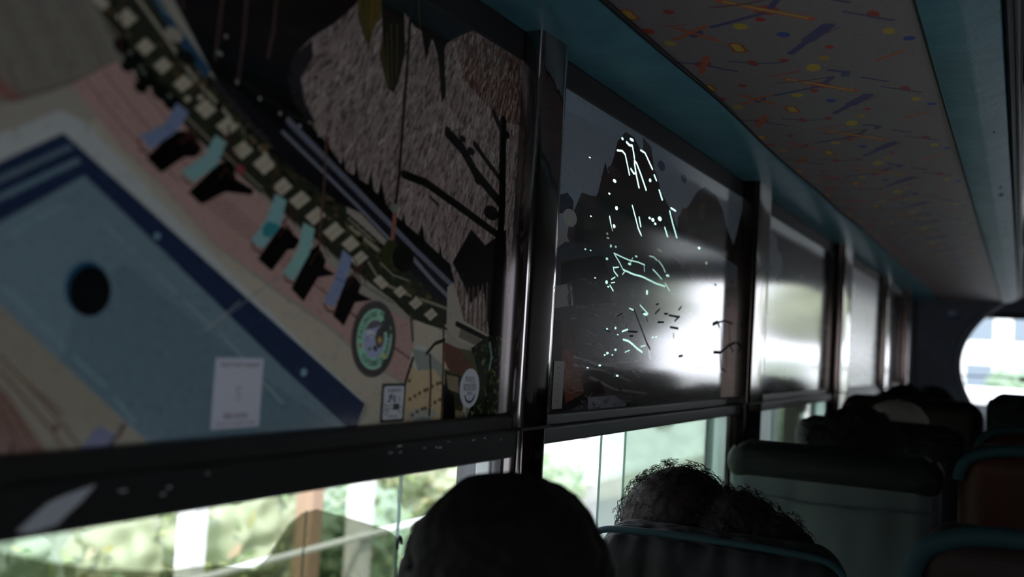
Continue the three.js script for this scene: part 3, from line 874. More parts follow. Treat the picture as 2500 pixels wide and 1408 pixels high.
{ // partition behind the driver: solid on the left, cut by a round-shouldered opening
  const s = new THREE.Shape(); s.moveTo(-0.598, FL); s.lineTo(-0.598, 1.9); s.lineTo(0.06, 1.9); s.lineTo(0.03, 1.735);
  s.bezierCurveTo(-0.07, 1.7, -0.16, 1.64, -0.235, 1.545); s.bezierCurveTo(-0.33, 1.43, -0.36, 1.31, -0.335, 1.2); s.bezierCurveTo(-0.32, 1.12, -0.29, 1.08, -0.262, 1.01); s.bezierCurveTo(-0.22, 0.9, -0.2, 0.7, -0.2, FL); s.closePath();
  const g = structGroup('trim_1');
  mesh('partition_panel', new THREE.ExtrudeGeometry(s, { depth: 0.04, bevelEnabled: true, bevelSize: 0.006, bevelThickness: 0.006, bevelSegments: 3, curveSegments: 24 }).translate(0, 0, -6.9), M.bulk, g);
  const c = new THREE.CurvePath(); const pts = []; for (const [a, b, d, e] of [[[0.03, 1.735], [-0.07, 1.7], [-0.16, 1.64], [-0.235, 1.545]], [[-0.235, 1.545], [-0.33, 1.43], [-0.36, 1.31], [-0.335, 1.2]], [[-0.335, 1.2], [-0.32, 1.12], [-0.29, 1.08], [-0.262, 1.01]]]) for (let i = 0; i < 8; i++) { const v = new THREE.CubicBezierCurve(new THREE.Vector2(...a), new THREE.Vector2(...b), new THREE.Vector2(...d), new THREE.Vector2(...e)).getPoint(i / 8); pts.push(V(v.x - 0.022, v.y + 0.012, -6.852)); }
  mesh('edge_trim', tube(pts, 0.009, 60), M.bulkTrim, g);
}
{ const g = structGroup('window_front'); mesh('windshield_glass', box(-0.6, RW, 0.7, 1.88, -8.52, -8.522), M.glass, g); mesh('windshield_frame', [box(-0.6, RW, 0.68, 0.72, -8.49, -8.55), box(-0.6, 0.06, 1.64, 1.68, -8.49, -8.55), box(0.04, 0.08, 1.64, 1.9, -8.49, -8.55), box(0.06, RW, 1.86, 1.9, -8.49, -8.55)], M.rubber, g); mesh('wiper_blade', [tube([V(-0.58, 1.19, -8.54), V(-0.2, 1.198, -8.54), V(0.3, 1.215, -8.54)], 0.007, 20, 6), box(-0.02, 0.3, 1.17, 1.2, -8.535, -8.55, 0.006)], M.rubber, g); }

// pillars of the left wall, clad in polished sheet that mirrors the posters
[[-0.05, 0.04, 0.03], [-1.172, -1.258, 0.03], [-2.35, -2.5, 0.038], [-3.65, -3.85, 0.038], [-4.96, -5.15, 0.036], [-5.92, -6.2, 0.04]].forEach(([z0, z1, d], i) => {
  const g = structGroup('trim_' + (i + 2)), w = Math.abs(z1 - z0), zc = (z0 + z1) / 2;
  const shell = (y0, y1, grow, bulge) => { // folded sheet: two sides and a gently bulged face with rolled edges
    const a = [], r = 0.006, x0 = WX - 0.002, x1 = WX + d + grow; a.push([x0, w / 2 + grow]); a.push([x1 - r, w / 2 + grow]);
    for (let k = 1; k < 6; k++) { const t = (k / 6) * Math.PI / 2; a.push([x1 - r + Math.sin(t) * r, w / 2 + grow - r + Math.cos(t) * r]); }
    for (let k = 0; k <= 12; k++) { const t = k / 12; a.push([x1 + bulge * Math.sin(Math.PI * t), (w / 2 + grow - r) * (1 - 2 * t)]); }
    for (let k = 1; k < 6; k++) { const t = (k / 6) * Math.PI / 2; a.push([x1 - r + Math.cos(t) * r, -(w / 2 + grow - r) - Math.sin(t) * r]); }
    a.push([x1 - r, -w / 2 - grow]); a.push([x0, -w / 2 - grow]);
    const n = a.length, P = [], U = [], I = [], S = 30; for (let s = 0; s <= S; s++) for (let k = 0; k < n; k++) { const y = y0 + ((y1 - y0) * s) / S, b = 0.0009 * noise.noise(k * 0.09, y * 4, i * 3.3); P.push(a[k][0] + (k > 1 && k < n - 2 ? b : 0), y, zc + a[k][1]); U.push(k / n, y); }
    for (let s = 0; s < S; s++) for (let k = 0; k < n - 1; k++) { const q = s * n + k; I.push(q, q + n, q + 1, q + 1, q + n, q + n + 1); }
    const ge = new THREE.BufferGeometry(); ge.setAttribute('position', new THREE.Float32BufferAttribute(P, 3)); ge.setAttribute('uv', new THREE.Float32BufferAttribute(U, 2)); ge.setIndex(I); return toCreasedNormals(ge, 0.6);
  };
  mesh('upper_cladding', shell(1.14, SOFF, 0, 0.0014), i < 2 ? M.steel : M.steelDimReflect, g);
  mesh('lower_cladding', shell(0.3, 1.137, -0.002, 0.0012), i < 2 ? M.steel : M.steelDimReflect, g);
  mesh('joint_seam', box(WX, WX + d + 0.002, 1.1365, 1.1405, z0 + Math.sign(z0 - z1) * 0.002, z1 - Math.sign(z0 - z1) * 0.002), M.rubber, g);
});

// ---------------------------------------------------------------- windows of the left wall
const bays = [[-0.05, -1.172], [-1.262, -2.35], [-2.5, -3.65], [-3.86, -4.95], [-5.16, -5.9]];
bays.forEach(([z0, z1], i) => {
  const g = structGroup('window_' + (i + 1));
  mesh('upper_glass', box(-0.622, -0.62, 1.13, TOP, z0, z1), M.glassTint, g);
  mesh('shade_strip', box(-0.612, -0.5965, 1.618, SOFF, z0, z1, 0.004), M.rubber, g);  // black strip added to stand in for the shade under the rack
  mesh('sill', box(-0.65, -0.585, 0.6, 0.64, z0, z1, 0.006), M.alu, g);
  if (i === 0) {
    const rl = mesh('rail', [box(-0.612, -0.582, 1.136, 1.1555, z0, z1, 0.004), box(-0.63, -0.574, 1.1025, 1.139, z0, z1, 0.005)], M.blackPaint, g);
    const sh = new THREE.Shape(); [[0.447, 1.109], [0.469, 1.125], [0.48, 1.1285], [0.508, 1.134], [0.497, 1.1235], [0.486, 1.116], [0.478, 1.11], [0.46, 1.107]].forEach(([z, y], k) => (k ? sh.lineTo(z, y) : sh.moveTo(z, y)));
    mesh('paint_scrape', new THREE.ExtrudeGeometry(sh, { depth: 0.0006, bevelEnabled: false }).rotateY(Math.PI / 2).translate(-0.5737, 0, 0), M.scuff, g).userData.label = 'pale scrape in the black paint';
    const q = rng(77); for (let k = 0; k < 16; k++) { const z = k < 11 ? -0.86 - q() * 0.27 : -0.42 - q() * 0.4, y = k < 11 ? 1.127 + q() * 0.009 : 1.108 + q() * 0.028, w = 0.001 + q() * 0.007; mesh('paint_chip', box(-0.5742, -0.5734, y, y + 0.0008 + q() * 0.0012, z, z - w), M.scuff, g); }
    mesh('pane', box(-0.613, -0.611, 0.64, 1.11, z0, -0.962), M.glass, g);
    mesh('pane_edge', box(-0.614, -0.61, 0.64, 1.11, -0.9612, -0.9622), M.edgeGlass, g);
    mesh('stile', [box(-0.62, -0.6, 0.64, 1.11, -1.148, -1.158, 0.003), box(-0.625, -0.596, 0.64, 1.11, -1.16, -1.174, 0.003)], M.alu, g);
  } else {
    mesh('rail', [box(-0.612, -0.59, 1.134, 1.152, z0, z1, 0.004), box(-0.628, -0.58, 1.112, 1.136, z0, z1, 0.004)], M.greyPaint, g);
    const L = z0 - z1;
    mesh('pane', box(-0.613, -0.611, 0.64, 1.12, z0 - L * 0.275, z1 + L * 0.0), M.glassGreen, g);
    mesh('pane', box(-0.619, -0.617, 0.64, 1.12, z0 - L * 0.395, z1), M.glassGreen, g);
    mesh('pane_edge', box(-0.614, -0.61, 0.64, 1.12, z0 - L * 0.275, z0 - L * 0.2757), M.edgeGlass, g); mesh('pane_edge', box(-0.62, -0.616, 0.64, 1.12, z0 - L * 0.395, z0 - L * 0.3957), M.edgeGlass, g);
    mesh('stile', [box(-0.625, -0.596, 0.64, 1.12, z1 + 0.055, z1 + 0.035, 0.003), box(-0.622, -0.6, 0.64, 1.12, z1 + 0.022, z1 + 0.004, 0.003)], M.alu, g);
  }
});
{ // unseen right side: openings set low to keep their reflections off the posters
  for (let i = 0; i < 6; i++) { const g = structGroup('window_' + (6 + i)), z0 = 0.3 + 1.16 - i * 1.3 + 0.0, z1 = z0 - 1.16; mesh('pane', box(RW + 0.028, RW + 0.03, 0.4, 0.8, z0, z1), M.glass, g); mesh('rail', box(RW - 0.012, RW + 0.04, 0.78, 0.82, z0, z1, 0.004), M.blackPaint, g); }
}

// posters (films on the upper panes) and the stickers on them
function poster(z0, z1, y0, y1, mat, label) { const m = mesh('poster', new THREE.PlaneGeometry(Math.abs(z1 - z0), y1 - y0).rotateY(Math.PI / 2).translate(-0.598, (y0 + y1) / 2, (z0 + z1) / 2), mat); return tag(m, label, 'poster'); }
const filmMat = (map, o = {}) => phys({ map, roughness: 0.1, ior: 1.55, side: THREE.DoubleSide, ...o });
poster(-0.04, -0.04 - 2038 / 1800, 1.65 - 918 / 1800, 1.65, filmMat(poolPrint), 'large glossy poster of a blue pool, deck chairs and a thatched hut');
poster(-1.25, -1.25 - 1984 / 1800, 1.65 - 918 / 1800, 1.65, filmMat(rockPrint, { ior: 1.8, roughness: 1, roughnessMap: rockRough, alphaTest: 0.5 }), 'scratched glossy poster of dark coastal rocks with white scrawls over the second window');
poster(-2.5, -3.65, 1.14, 1.65, filmMat(jungle(51, '#7a8188', '#5a6a70'), { ior: 1.8 }), 'glossy grey poster with a small red and black figure, over the third window');
poster(-3.86, -4.95, 1.14, 1.65, filmMat(jungle(52, '#9fb0b2', '#8b9b9c'), { ior: 1.45, roughness: 0.3 }), 'glossy pale grey-green poster over the fourth window, before the reddish one');
poster(-5.16, -5.9, 1.14, 1.65, filmMat(canvasTex(512, 512, (g, w, h) => { const { e, p } = printKit(g), r = rng(8); g.fillStyle = '#2c1d1c'; g.fillRect(0, 0, w, h); p('#a4573a', [30, 60, 220, 40, 200, 300, 60, 320]); for (let i = 0; i < 90; i++) e(['#7d2a2e', '#17141a', '#3a3236', '#4c5560', '#120f12'][(r() * 5) | 0], r() * w, 120 + r() * 400, 12 + r() * 40, 10 + r() * 36); })), 'dark reddish poster over the last window beside the grey partition');

const stick = (w, h, r) => { const s = new THREE.Shape(); s.moveTo(-w / 2 + r, -h / 2); s.lineTo(w / 2 - r, -h / 2); s.quadraticCurveTo(w / 2, -h / 2, w / 2, -h / 2 + r); s.lineTo(w / 2, h / 2 - r); s.quadraticCurveTo(w / 2, h / 2, w / 2 - r, h / 2); s.lineTo(-w / 2 + r, h / 2); s.quadraticCurveTo(-w / 2, h / 2, -w / 2, h / 2 - r); s.lineTo(-w / 2, -h / 2 + r); s.quadraticCurveTo(-w / 2, -h / 2, -w / 2 + r, -h / 2); return s; };
function sticker(shape, w, h, pos, roll, tex, label, category = 'sticker') {
  const g = new THREE.ExtrudeGeometry(shape, { depth: 0.0006, bevelEnabled: false, curveSegments: 32 }), p = g.attributes.position, uv = g.attributes.uv; for (let i = 0; i < p.count; i++) uv.setXY(i, p.getX(i) / w + 0.5, p.getY(i) / h + 0.5);
  const m = mesh('sticker', g, std({ map: tex, roughness: 0.45 })); m.rotation.set(0, Math.PI / 2, 0); m.rotateZ(roll); m.position.set(...pos); return tag(m, label, category);
}
sticker(stick(0.059, 0.0595, 0.0008), 0.059, 0.0595, [-0.5975, 1.1925, -0.6718], 0.0, canvasTex(512, 512, (g) => { g.fillStyle = '#cfd3e2'; g.fillRect(0, 0, 512, 512); g.fillStyle = '#54284a'; g.textAlign = 'center'; g.font = 'bold 40px sans-serif'; g.fillText('Hotel? Food? Transport?', 262, 62, 420); g.font = 'bold 50px sans-serif'; g.fillText('BED LOCAL', 250, 440, 260); g.font = '34px sans-serif'; g.fillText('Get your free guide through', 252, 488, 460); g.strokeStyle = '#5d4a66'; g.lineWidth = 7; g.beginPath(); g.arc(265, 240, 28, 0.6, 5.6); g.stroke(); g.lineWidth = 5; g.beginPath(); g.moveTo(228, 300); g.lineTo(300, 298); g.stroke(); }), 'white paper sticker with small purple lettering on the printed pool');
const disc = (r) => { const s = new THREE.Shape(); s.absarc(0, 0, r, 0, Math.PI * 2); return s; };
sticker(disc(0.0395), 0.079, 0.079, [-0.5975, 1.2442, -0.8705], 0.0, canvasTex(512, 512, (g) => {
  const C = 256, ring = (r, c) => { g.beginPath(); g.arc(C, C, r, 0, 7); g.fillStyle = c; g.fill(); };
  ring(256, '#2a2024'); g.strokeStyle = '#4f3a3c'; g.lineWidth = 10; g.beginPath(); g.arc(C, C, 244, 1.5, 4.6); g.stroke(); ring(204, '#9fe0c0'); ring(128, '#a9b4d6');
  g.fillStyle = '#5c5565'; g.beginPath(); g.arc(C, C, 128, 3.5, 5.4); g.fill(); g.fillStyle = '#d8d6e6'; g.beginPath(); g.ellipse(205, 220, 60, 26, 0.2, 0, 7); g.fill(); g.strokeStyle = '#4b5568'; g.lineWidth = 6; g.beginPath(); g.arc(220, 300, 70, 3.6, 5.6); g.stroke(); g.beginPath(); g.arc(250, 350, 60, 0.3, 2.7); g.stroke();
  g.fillStyle = '#1b2138'; g.beginPath(); g.ellipse(205, 322, 16, 10, 0, 0, 7); g.fill(); g.beginPath(); g.ellipse(270, 318, 26, 18, 0.5, 0, 7); g.fill();
  g.fillStyle = '#41352f'; g.beginPath(); g.ellipse(315, 245, 52, 70, 0, 0, 7); g.fill(); g.fillStyle = '#e2b84a'; for (let k = 0; k < 8; k++) { g.save(); g.translate(318, 262); g.rotate((k * Math.PI) / 4); g.beginPath(); g.moveTo(0, -6); g.lineTo(40, 0); g.lineTo(0, 6); g.fill(); g.restore(); }
  g.fillStyle = '#12211a'; const r = rng(4); for (let k = 0; k < 46; k++) { g.beginPath(); g.ellipse(310 + r() * 110 + (k % 5) * 6, 70 + r() * 150, 10 + r() * 30, 6 + r() * 12, r() * 3, 0, 7); g.fill(); } g.beginPath(); g.ellipse(392, 420, 44, 30, -0.7, 0, 7); g.fill();
  g.fillStyle = '#1c3a33'; g.font = 'bold 54px sans-serif'; g.textAlign = 'center';
  const arc = (t, a0, da, rad, inw) => { [...t].forEach((c, k) => { const a = a0 + da * k; g.save(); g.translate(C + Math.cos(a) * rad, C + Math.sin(a) * rad); g.rotate(inw ? a - Math.PI / 2 : a + Math.PI / 2); g.fillText(c, 0, 18); g.restore(); }); };
  arc('PALOMINO', 3.2, 0.21, 165); arc('RUNNING', 5.95, 0.16, 165); arc('COLOMBIA', 2.35, -0.2, 165, true);
  g.fillStyle = '#d23a34'; g.beginPath(); g.arc(98, 300, 15, 0, 7); g.fill(); g.fillStyle = '#e8c23a'; g.beginPath(); g.arc(380, 365, 18, 0, 7); g.fill();
}), 'round badge sticker with a dark rim, mint ring of lettering and a golden star');
sticker(stick(0.0455, 0.0415, 0.003), 0.0455, 0.0415, [-0.5975, 1.1776, -0.9135], 0.0, canvasTex(512, 512, (g) => {
  g.fillStyle = '#15171c'; g.fillRect(0, 0, 512, 512); g.fillStyle = '#cdd3dc'; g.beginPath(); g.roundRect(40, 38, 432, 436, 34); g.fill(); g.fillStyle = '#2a1a30'; g.font = 'bold 64px sans-serif'; g.textAlign = 'center'; g.fillText('TOURMOTO', 256, 116, 310); g.font = 'bold 40px sans-serif'; g.fillText('MOTO BUS', 256, 448, 200);
  g.strokeStyle = '#262834'; g.lineWidth = 9; for (const [x, y] of [[110, 366], [420, 352]]) { g.beginPath(); g.arc(x, y, 42, 0, 7); g.stroke(); } g.beginPath(); g.moveTo(70, 270); g.lineTo(150, 300); g.lineTo(250, 280); g.lineTo(370, 270); g.moveTo(110, 366); g.lineTo(200, 330); g.lineTo(400, 340); g.moveTo(60, 250); g.lineTo(110, 366); g.stroke();
  g.fillStyle = '#181a24'; g.fillRect(255, 275, 130, 75); g.fillStyle = '#3b2b46'; const r = rng(6); for (let k = 0; k < 22; k++) { g.globalAlpha = 0.6; g.beginPath(); g.arc(150 + r() * 140, 150 + r() * 90, 8 + r() * 16, 0, 7); g.fill(); } g.globalAlpha = 1; g.beginPath(); g.arc(380, 190, 12, 0, 7); g.fill(); g.fillRect(372, 195, 16, 50);
}), 'small black-framed sticker with a drawing of a three-wheeled motorcycle');
sticker(disc(0.0236), 0.0472, 0.0472, [-0.5975, 1.1908, -1.0797], 0.0, canvasTex(512, 512, (g) => {
  g.fillStyle = '#ced0da'; g.fillRect(0, 0, 512, 512); g.fillStyle = '#1d2230'; g.textAlign = 'center'; g.font = 'bold 100px serif'; g.save(); g.translate(256, 0); g.rotate(0.08); g.fillText('SOUL', 10, 178, 300); g.restore(); g.font = 'bold 118px serif'; g.fillText('RIDERS', 256, 286, 350); g.font = 'bold 62px serif'; g.fillText('BIKE', 262, 348, 170); g.lineWidth = 34; g.strokeStyle = '#1d2230'; g.beginPath(); g.arc(262, 300, 140, 0.35, 2.8); g.stroke(); g.beginPath(); g.arc(262, 385, 12, 0, 7); g.fill();
}), 'small round white sticker with crowded dark lettering and a smile-shaped arc');
sticker(stick(0.036, 0.069, 0.003), 0.036, 0.069, [-0.5975, 1.1915, -1.342], 0.0, canvasTex(256, 256, (g) => { g.fillStyle = '#57544f'; g.fillRect(0, 0, 256, 256); g.fillStyle = '#403d3b'; for (let k = 0; k < 7; k++) g.fillRect(70 + (k % 3) * 12, 30 + k * 30, 90 - (k % 2) * 30, 9); }), 'faded grey notice at the corner of the scratched poster beside the steel pillar');
{ const m = sticker(stick(0.085, 0.06, 0.004), 0.085, 0.06, [0, 0, 0], 0, canvasTex(128, 128, (g) => { g.fillStyle = '#2d3f66'; g.fillRect(0, 0, 128, 128); g.fillStyle = '#9aa4b4'; g.fillRect(8, 10, 70, 70); g.fillStyle = '#8a6a66'; g.fillRect(78, 14, 40, 40); }), 'small blue and white sticker high on the grey partition'); m.rotation.set(0, 0, 0); m.position.set(-0.385, 1.578, -6.8535); }
{ // torn sun film on the lower pane of the nearest window
  const s = new THREE.Shape(); [[0.442, 1.099], [0.466, 1.089], [0.506, 1.075], [0.554, 1.062], [0.608, 1.051], [0.649, 1.048], [0.683, 1.044], [0.704, 1.038], [0.726, 1.031], [0.747, 1.045], [0.768, 1.066], [0.788, 1.075], [0.81, 1.076], [0.852, 1.064], [0.896, 1.051], [0.936, 1.039], [0.957, 1.028], [0.962, 1.012]].forEach(([z, y], k) => (k ? s.lineTo(z, y) : s.moveTo(z, y))); s.lineTo(0.962, 0.65); s.lineTo(0.07, 0.65); s.lineTo(0.07, 1.06); s.lineTo(0.3, 1.09); s.closePath();
  const m = thing('window_film', 'torn grey sun film with a wavy upper edge on the nearest sliding pane', 'window film');
  mesh('film_sheet', new THREE.ExtrudeGeometry(s, { depth: 0.0002, bevelEnabled: false }).rotateY(Math.PI / 2).translate(-0.6105, 0, 0), M.film, m);
  mesh('film_seam', box(-0.6103, -0.6099, 0.65, 1.0765, -0.7925, -0.7945), M.edgeGlass, m);
  mesh('curled_scrap', new THREE.TorusGeometry(0.006, 0.0022, 8, 14, 3.6).scale(0.7, 1.3, 1).rotateY(Math.PI / 2).translate(-0.608, 1.019, -0.9605), M.rubber, m);
}

// ---------------------------------------------------------------- luggage rack above the windows
{
  const t = thing('luggage_rack', 'overhead luggage rack with teal rails and a confetti-patterned underside', 'luggage rack');
  const T = 0.365, conf = canvasTex(1024, 1024, (g) => { // printed vinyl: 0.365 m repeat
    g.fillStyle = '#958a88'; g.fillRect(0, 0, 1024, 1024); const k = 1024 / T;
    const at = (x, z) => [((z - 1.1) * k), 1024 - ((x + 0.47) * k)];
    const wrap = (f) => { for (const dx of [-1024, 0, 1024]) for (const dy of [-1024, 0, 1024]) { g.save(); g.translate(dx, dy); f(); g.restore(); } };
    const dot = (c, x, z, a = 14, b = 9, rot = 0) => wrap(() => { const [u, v] = at(x, z); g.fillStyle = c; g.beginPath(); g.ellipse(u, v, a * 2.3, b * 2.6, rot, 0, 7); g.fill(); });
    const bar = (c, w, q) => wrap(() => { g.strokeStyle = c; g.lineWidth = w * 1.75; g.lineCap = 'round'; g.lineJoin = 'round'; g.beginPath(); q.forEach(([x, z], i) => { const [u, v] = at(x, z); i ? g.lineTo(u, v) : g.moveTo(u, v); }); g.stroke(); });
    dot('#4a4f86', -0.393, 1.262, 24, 10, 0.4); bar('#c9683c', 13, [[-0.412, 1.235], [-0.374, 1.3]]); bar('#c9683c', 13, [[-0.372, 1.235], [-0.43, 1.285]]); bar('#b5543c', 7, [[-0.42, 1.225], [-0.395, 1.225]]);
    dot('#c0392f', -0.452, 1.243); dot('#3f58a0', -0.286, 1.29); dot('#c0392f', -0.3, 1.222, 11, 7); dot('#b23a35', -0.31, 1.41, 12, 7); dot('#a9403c', -0.4, 1.17, 12, 7); dot('#c0392f', -0.24, 1.36, 10, 6);
    bar('#b0603a', 34, [[-0.357, 1.322], [-0.357, 1.352]]); bar('#d6b24a', 20, [[-0.357, 1.324], [-0.357, 1.35]]);
    bar('#54507f', 30, [[-0.227, 1.2686], [-0.26, 1.322]]); bar('#54507f', 17, [[-0.26, 1.322], [-0.294, 1.378]]); bar('#8a4a5a', 6, [[-0.235, 1.30], [-0.215, 1.28]]);
    bar('#b0603a', 30, [[-0.453, 1.16], [-0.453, 1.186]]); bar('#d6b24a', 18, [[-0.453, 1.162], [-0.453, 1.184]]);
    dot('#b5432f', -0.285, 1.19, 22, 16); bar('#55527e', 14, [[-0.262, 1.15], [-0.285, 1.195], [-0.32, 1.215], [-0.365, 1.24]]); bar('#c9683c', 20, [[-0.328, 1.144], [-0.241, 1.2366]]); bar('#d6b24a', 9, [[-0.325, 1.147], [-0.245, 1.232]]);
    dot('#b5432f', -0.4257, 1.407, 20, 13, 0.6); bar('#55527e', 11, [[-0.462, 1.39], [-0.43, 1.405], [-0.402, 1.44], [-0.388, 1.452]]); bar('#c9683c', 16, [[-0.44, 1.45], [-0.41, 1.372]]);
    dot('#d2b13f', -0.278, 1.456, 24, 11, 0.2); dot('#bf9c45', -0.255, 1.41, 14, 8); dot('#d2b13f', -0.33, 1.245, 15, 10); dot('#c7a94a', -0.44, 1.30, 14, 9);
    bar('#5a577f', 18, [[-0.258, 1.475], [-0.238, 1.49], [-0.243, 1.51]]); bar('#7e4c55', 9, [[-0.26, 1.51], [-0.3, 1.525], [-0.345, 1.53]]); bar('#55527e', 10, [[-0.385, 1.40], [-0.35, 1.418], [-0.315, 1.42]]); dot('#a9403c', -0.355, 1.415, 18, 8);
    bar('#b4573c', 9, [[-0.345, 1.49], [-0.3, 1.47]]); bar('#4f4c78', 10, [[-0.22, 1.16], [-0.19, 1.19]]); dot('#a9403c', -0.17, 1.24, 18, 8); bar('#55527e', 9, [[-0.2, 1.22], [-0.15, 1.27]]); bar('#c9683c', 10, [[-0.15, 1.4], [-0.19, 1.44]]); dot('#3f58a0', -0.14, 1.35, 12, 8); dot('#c7a94a', -0.16, 1.31, 16, 8);
    const r = rng(12); for (let i = 0; i < 1500; i++) { g.fillStyle = r() < 0.5 ? 'rgba(255,255,255,0.06)' : 'rgba(0,0,0,0.07)'; g.fillRect(r() * 1024, r() * 1024, 2 + r() * 30, 2 + r() * 5); }
  });
  conf.repeat.set(1 / T, 1 / T); conf.offset.set(-1.1 / T, 0);
  const panelMat = std({ map: conf, roughness: 0.55, bumpMap: rep(waveT, 1.1, 1.3), bumpScale: 0.006 });
  const sag = (z) => 0.004 * Math.sin(z * 3.1) + 0.003 * Math.sin(z * 7.3 + 1), Z0 = 0.6, Z1 = -6.78;
  // wall-side strip: flat teal channel with a rolled lip
  mesh('wall_strip', sweep([[-0.6, 1.70], [-0.6, 1.661], [-0.597, 1.659], [-0.475, 1.660], [-0.466, 1.664], [-0.463, 1.672], [-0.463, 1.70]], Z0, Z1, 40, (i, z) => (i > 2 ? [sag(z) * 0.9, 0] : [0, 0])), M.teal, t);
  const P = sweep([[-0.47, 1.6665], [-0.43, 1.665], [-0.3, 1.6635], [-0.16, 1.665], [-0.112, 1.668]], Z0, Z1 - 0.02, 60, (i, z) => [0, 0.0025 * Math.sin(z * 4 + i)]);
  { const p = P.attributes.position, u = P.attributes.uv; for (let i = 0; i < p.count; i++) u.setXY(i, -p.getZ(i), p.getX(i) + 0.47); }
  mesh('patterned_underside', P, panelMat, t);
  mesh('edge_piping', [tube(Array.from({ length: 24 }, (_, k) => { const z = Z0 + ((Z1 - Z0) * k) / 23; return V(-0.4615 + sag(z) * 0.9, 1.6655, z); }), 0.0035, 160, 6), tube(Array.from({ length: 12 }, (_, k) => V(-0.1215, 1.6665, Z0 + ((Z1 - Z0) * k) / 11)), 0.003, 60, 6)], M.rubber, t);
  mesh('rack_tray', [box(-0.6, -0.04, 1.70, 1.708, Z0, Z1)], M.wall, t);
  // folded teal front rail: flat underside, a crease and an outer face turned up
  mesh('front_rail', [sweep([[-0.12, 1.70], [-0.12, 1.661], [-0.117, 1.659], [-0.076, 1.659], [-0.070, 1.661], [-0.0355, 1.678], [-0.0345, 1.684], [-0.0345, 1.735], [-0.05, 1.74]], Z0, Z1, 30, (i, z) => [0.0012 * noise.noise(z * 5, i, 0), 0.0012 * noise.noise(z * 6, i, 4)]), box(-0.118, -0.04, 1.663, 1.735, Z1 + 0.004, Z1)], M.tealRail, t);
  mesh('guard_channel', sweep([[-0.034, 1.69], [-0.028, 1.684], [-0.019, 1.69], [-0.019, 1.83], [-0.034, 1.83]], Z0, Z1 + 0.03, 1), M.blackPaint, t);
  mesh('guard_tube', tube([V(-0.0175, 1.69, Z0), V(-0.0175, 1.69, -3), V(-0.0175, 1.69, Z1 + 0.03)], 0.004, 40, 8), M.greyPaint, t);
  for (const [z, y, a] of [[-2.66, 1.6685, 0.011], [-2.55, 1.664, 0.006], [-3.3, 1.6705, 0.006], [-3.15, 1.6665, 0.004], [-1.95, 1.669, 0.003]]) { const s = new THREE.Shape(); for (let k = 0; k < 9; k++) { const q = (k / 9) * 6.283, rr = a * (0.7 + 0.5 * Math.abs(Math.sin(k * 2.3))); k ? s.lineTo(Math.cos(q) * rr * 0.6, Math.sin(q) * rr * 1.5) : s.moveTo(Math.cos(q) * rr * 0.6, Math.sin(q) * rr * 1.5); } const m = mesh('paint_chip', new THREE.ExtrudeGeometry(s, { depth: 0.0006, bevelEnabled: false }).rotateX(-Math.PI / 2), M.rubber, t); m.rotation.z = 0.455; m.position.set(-0.0555, 1.6671, z); m.userData.label = 'dark chip in the teal paint'; }
  for (const z of [-0.2, -1.4, -2.6, -3.8, -5.0, -6.2]) mesh('hanger_bracket', box(-0.05, -0.03, 1.735, CE, z, z - 0.03, 0.003), M.wall, t);
}
{ // strap and cable hanging from the ceiling beside the rack
  const s = thing('hanging_strap', 'dark brown strap hanging from the ceiling beside the front rack rail', 'strap', [0.032, 0, -2.0]);
  const pts = []; for (let k = 0; k <= 20; k++) { const a = (k / 20) * Math.PI; pts.push(V(0, 1.752 + (k < 1 || k > 19 ? 0.1 : 0) - 0, 0)); }
  const sh = new THREE.Shape(); sh.moveTo(-0.04, CE); sh.lineTo(-0.042, 1.775); sh.quadraticCurveTo(-0.04, 1.755, -0.03, 1.742); sh.lineTo(0.012, 1.675); sh.quadraticCurveTo(0.03, 1.655, 0.05, 1.675); sh.lineTo(0.06, 1.72); sh.lineTo(0.06, CE); sh.closePath();
  mesh('strap_band', new THREE.ExtrudeGeometry(sh, { depth: 0.02, bevelEnabled: true, bevelSize: 0.004, bevelThickness: 0.004, bevelSegments: 3 }), M.strap, s);
  const c = thing('loose_cable', 'thin black cable looping down from the ceiling above the brown strap', 'cable');
  mesh('cable_loop', tube([V(-0.01, CE, -1.6), V(-0.014, 1.83, -1.6), V(-0.006, 1.795, -1.6), V(0.01, 1.8, -1.6), V(0.014, 1.86, -1.6), V(0.0, CE, -1.6)], 0.0016, 60, 6), M.rubber, c); mesh('cable_loop', tube([V(0.004, CE, -1.6), V(0.0, 1.82, -1.6), V(0.012, 1.788, -1.6), V(0.04, 1.77, -1.6), V(0.07, 1.8, -1.6), V(0.08, CE, -1.6)], 0.0016, 60, 6), M.rubber, c);
}

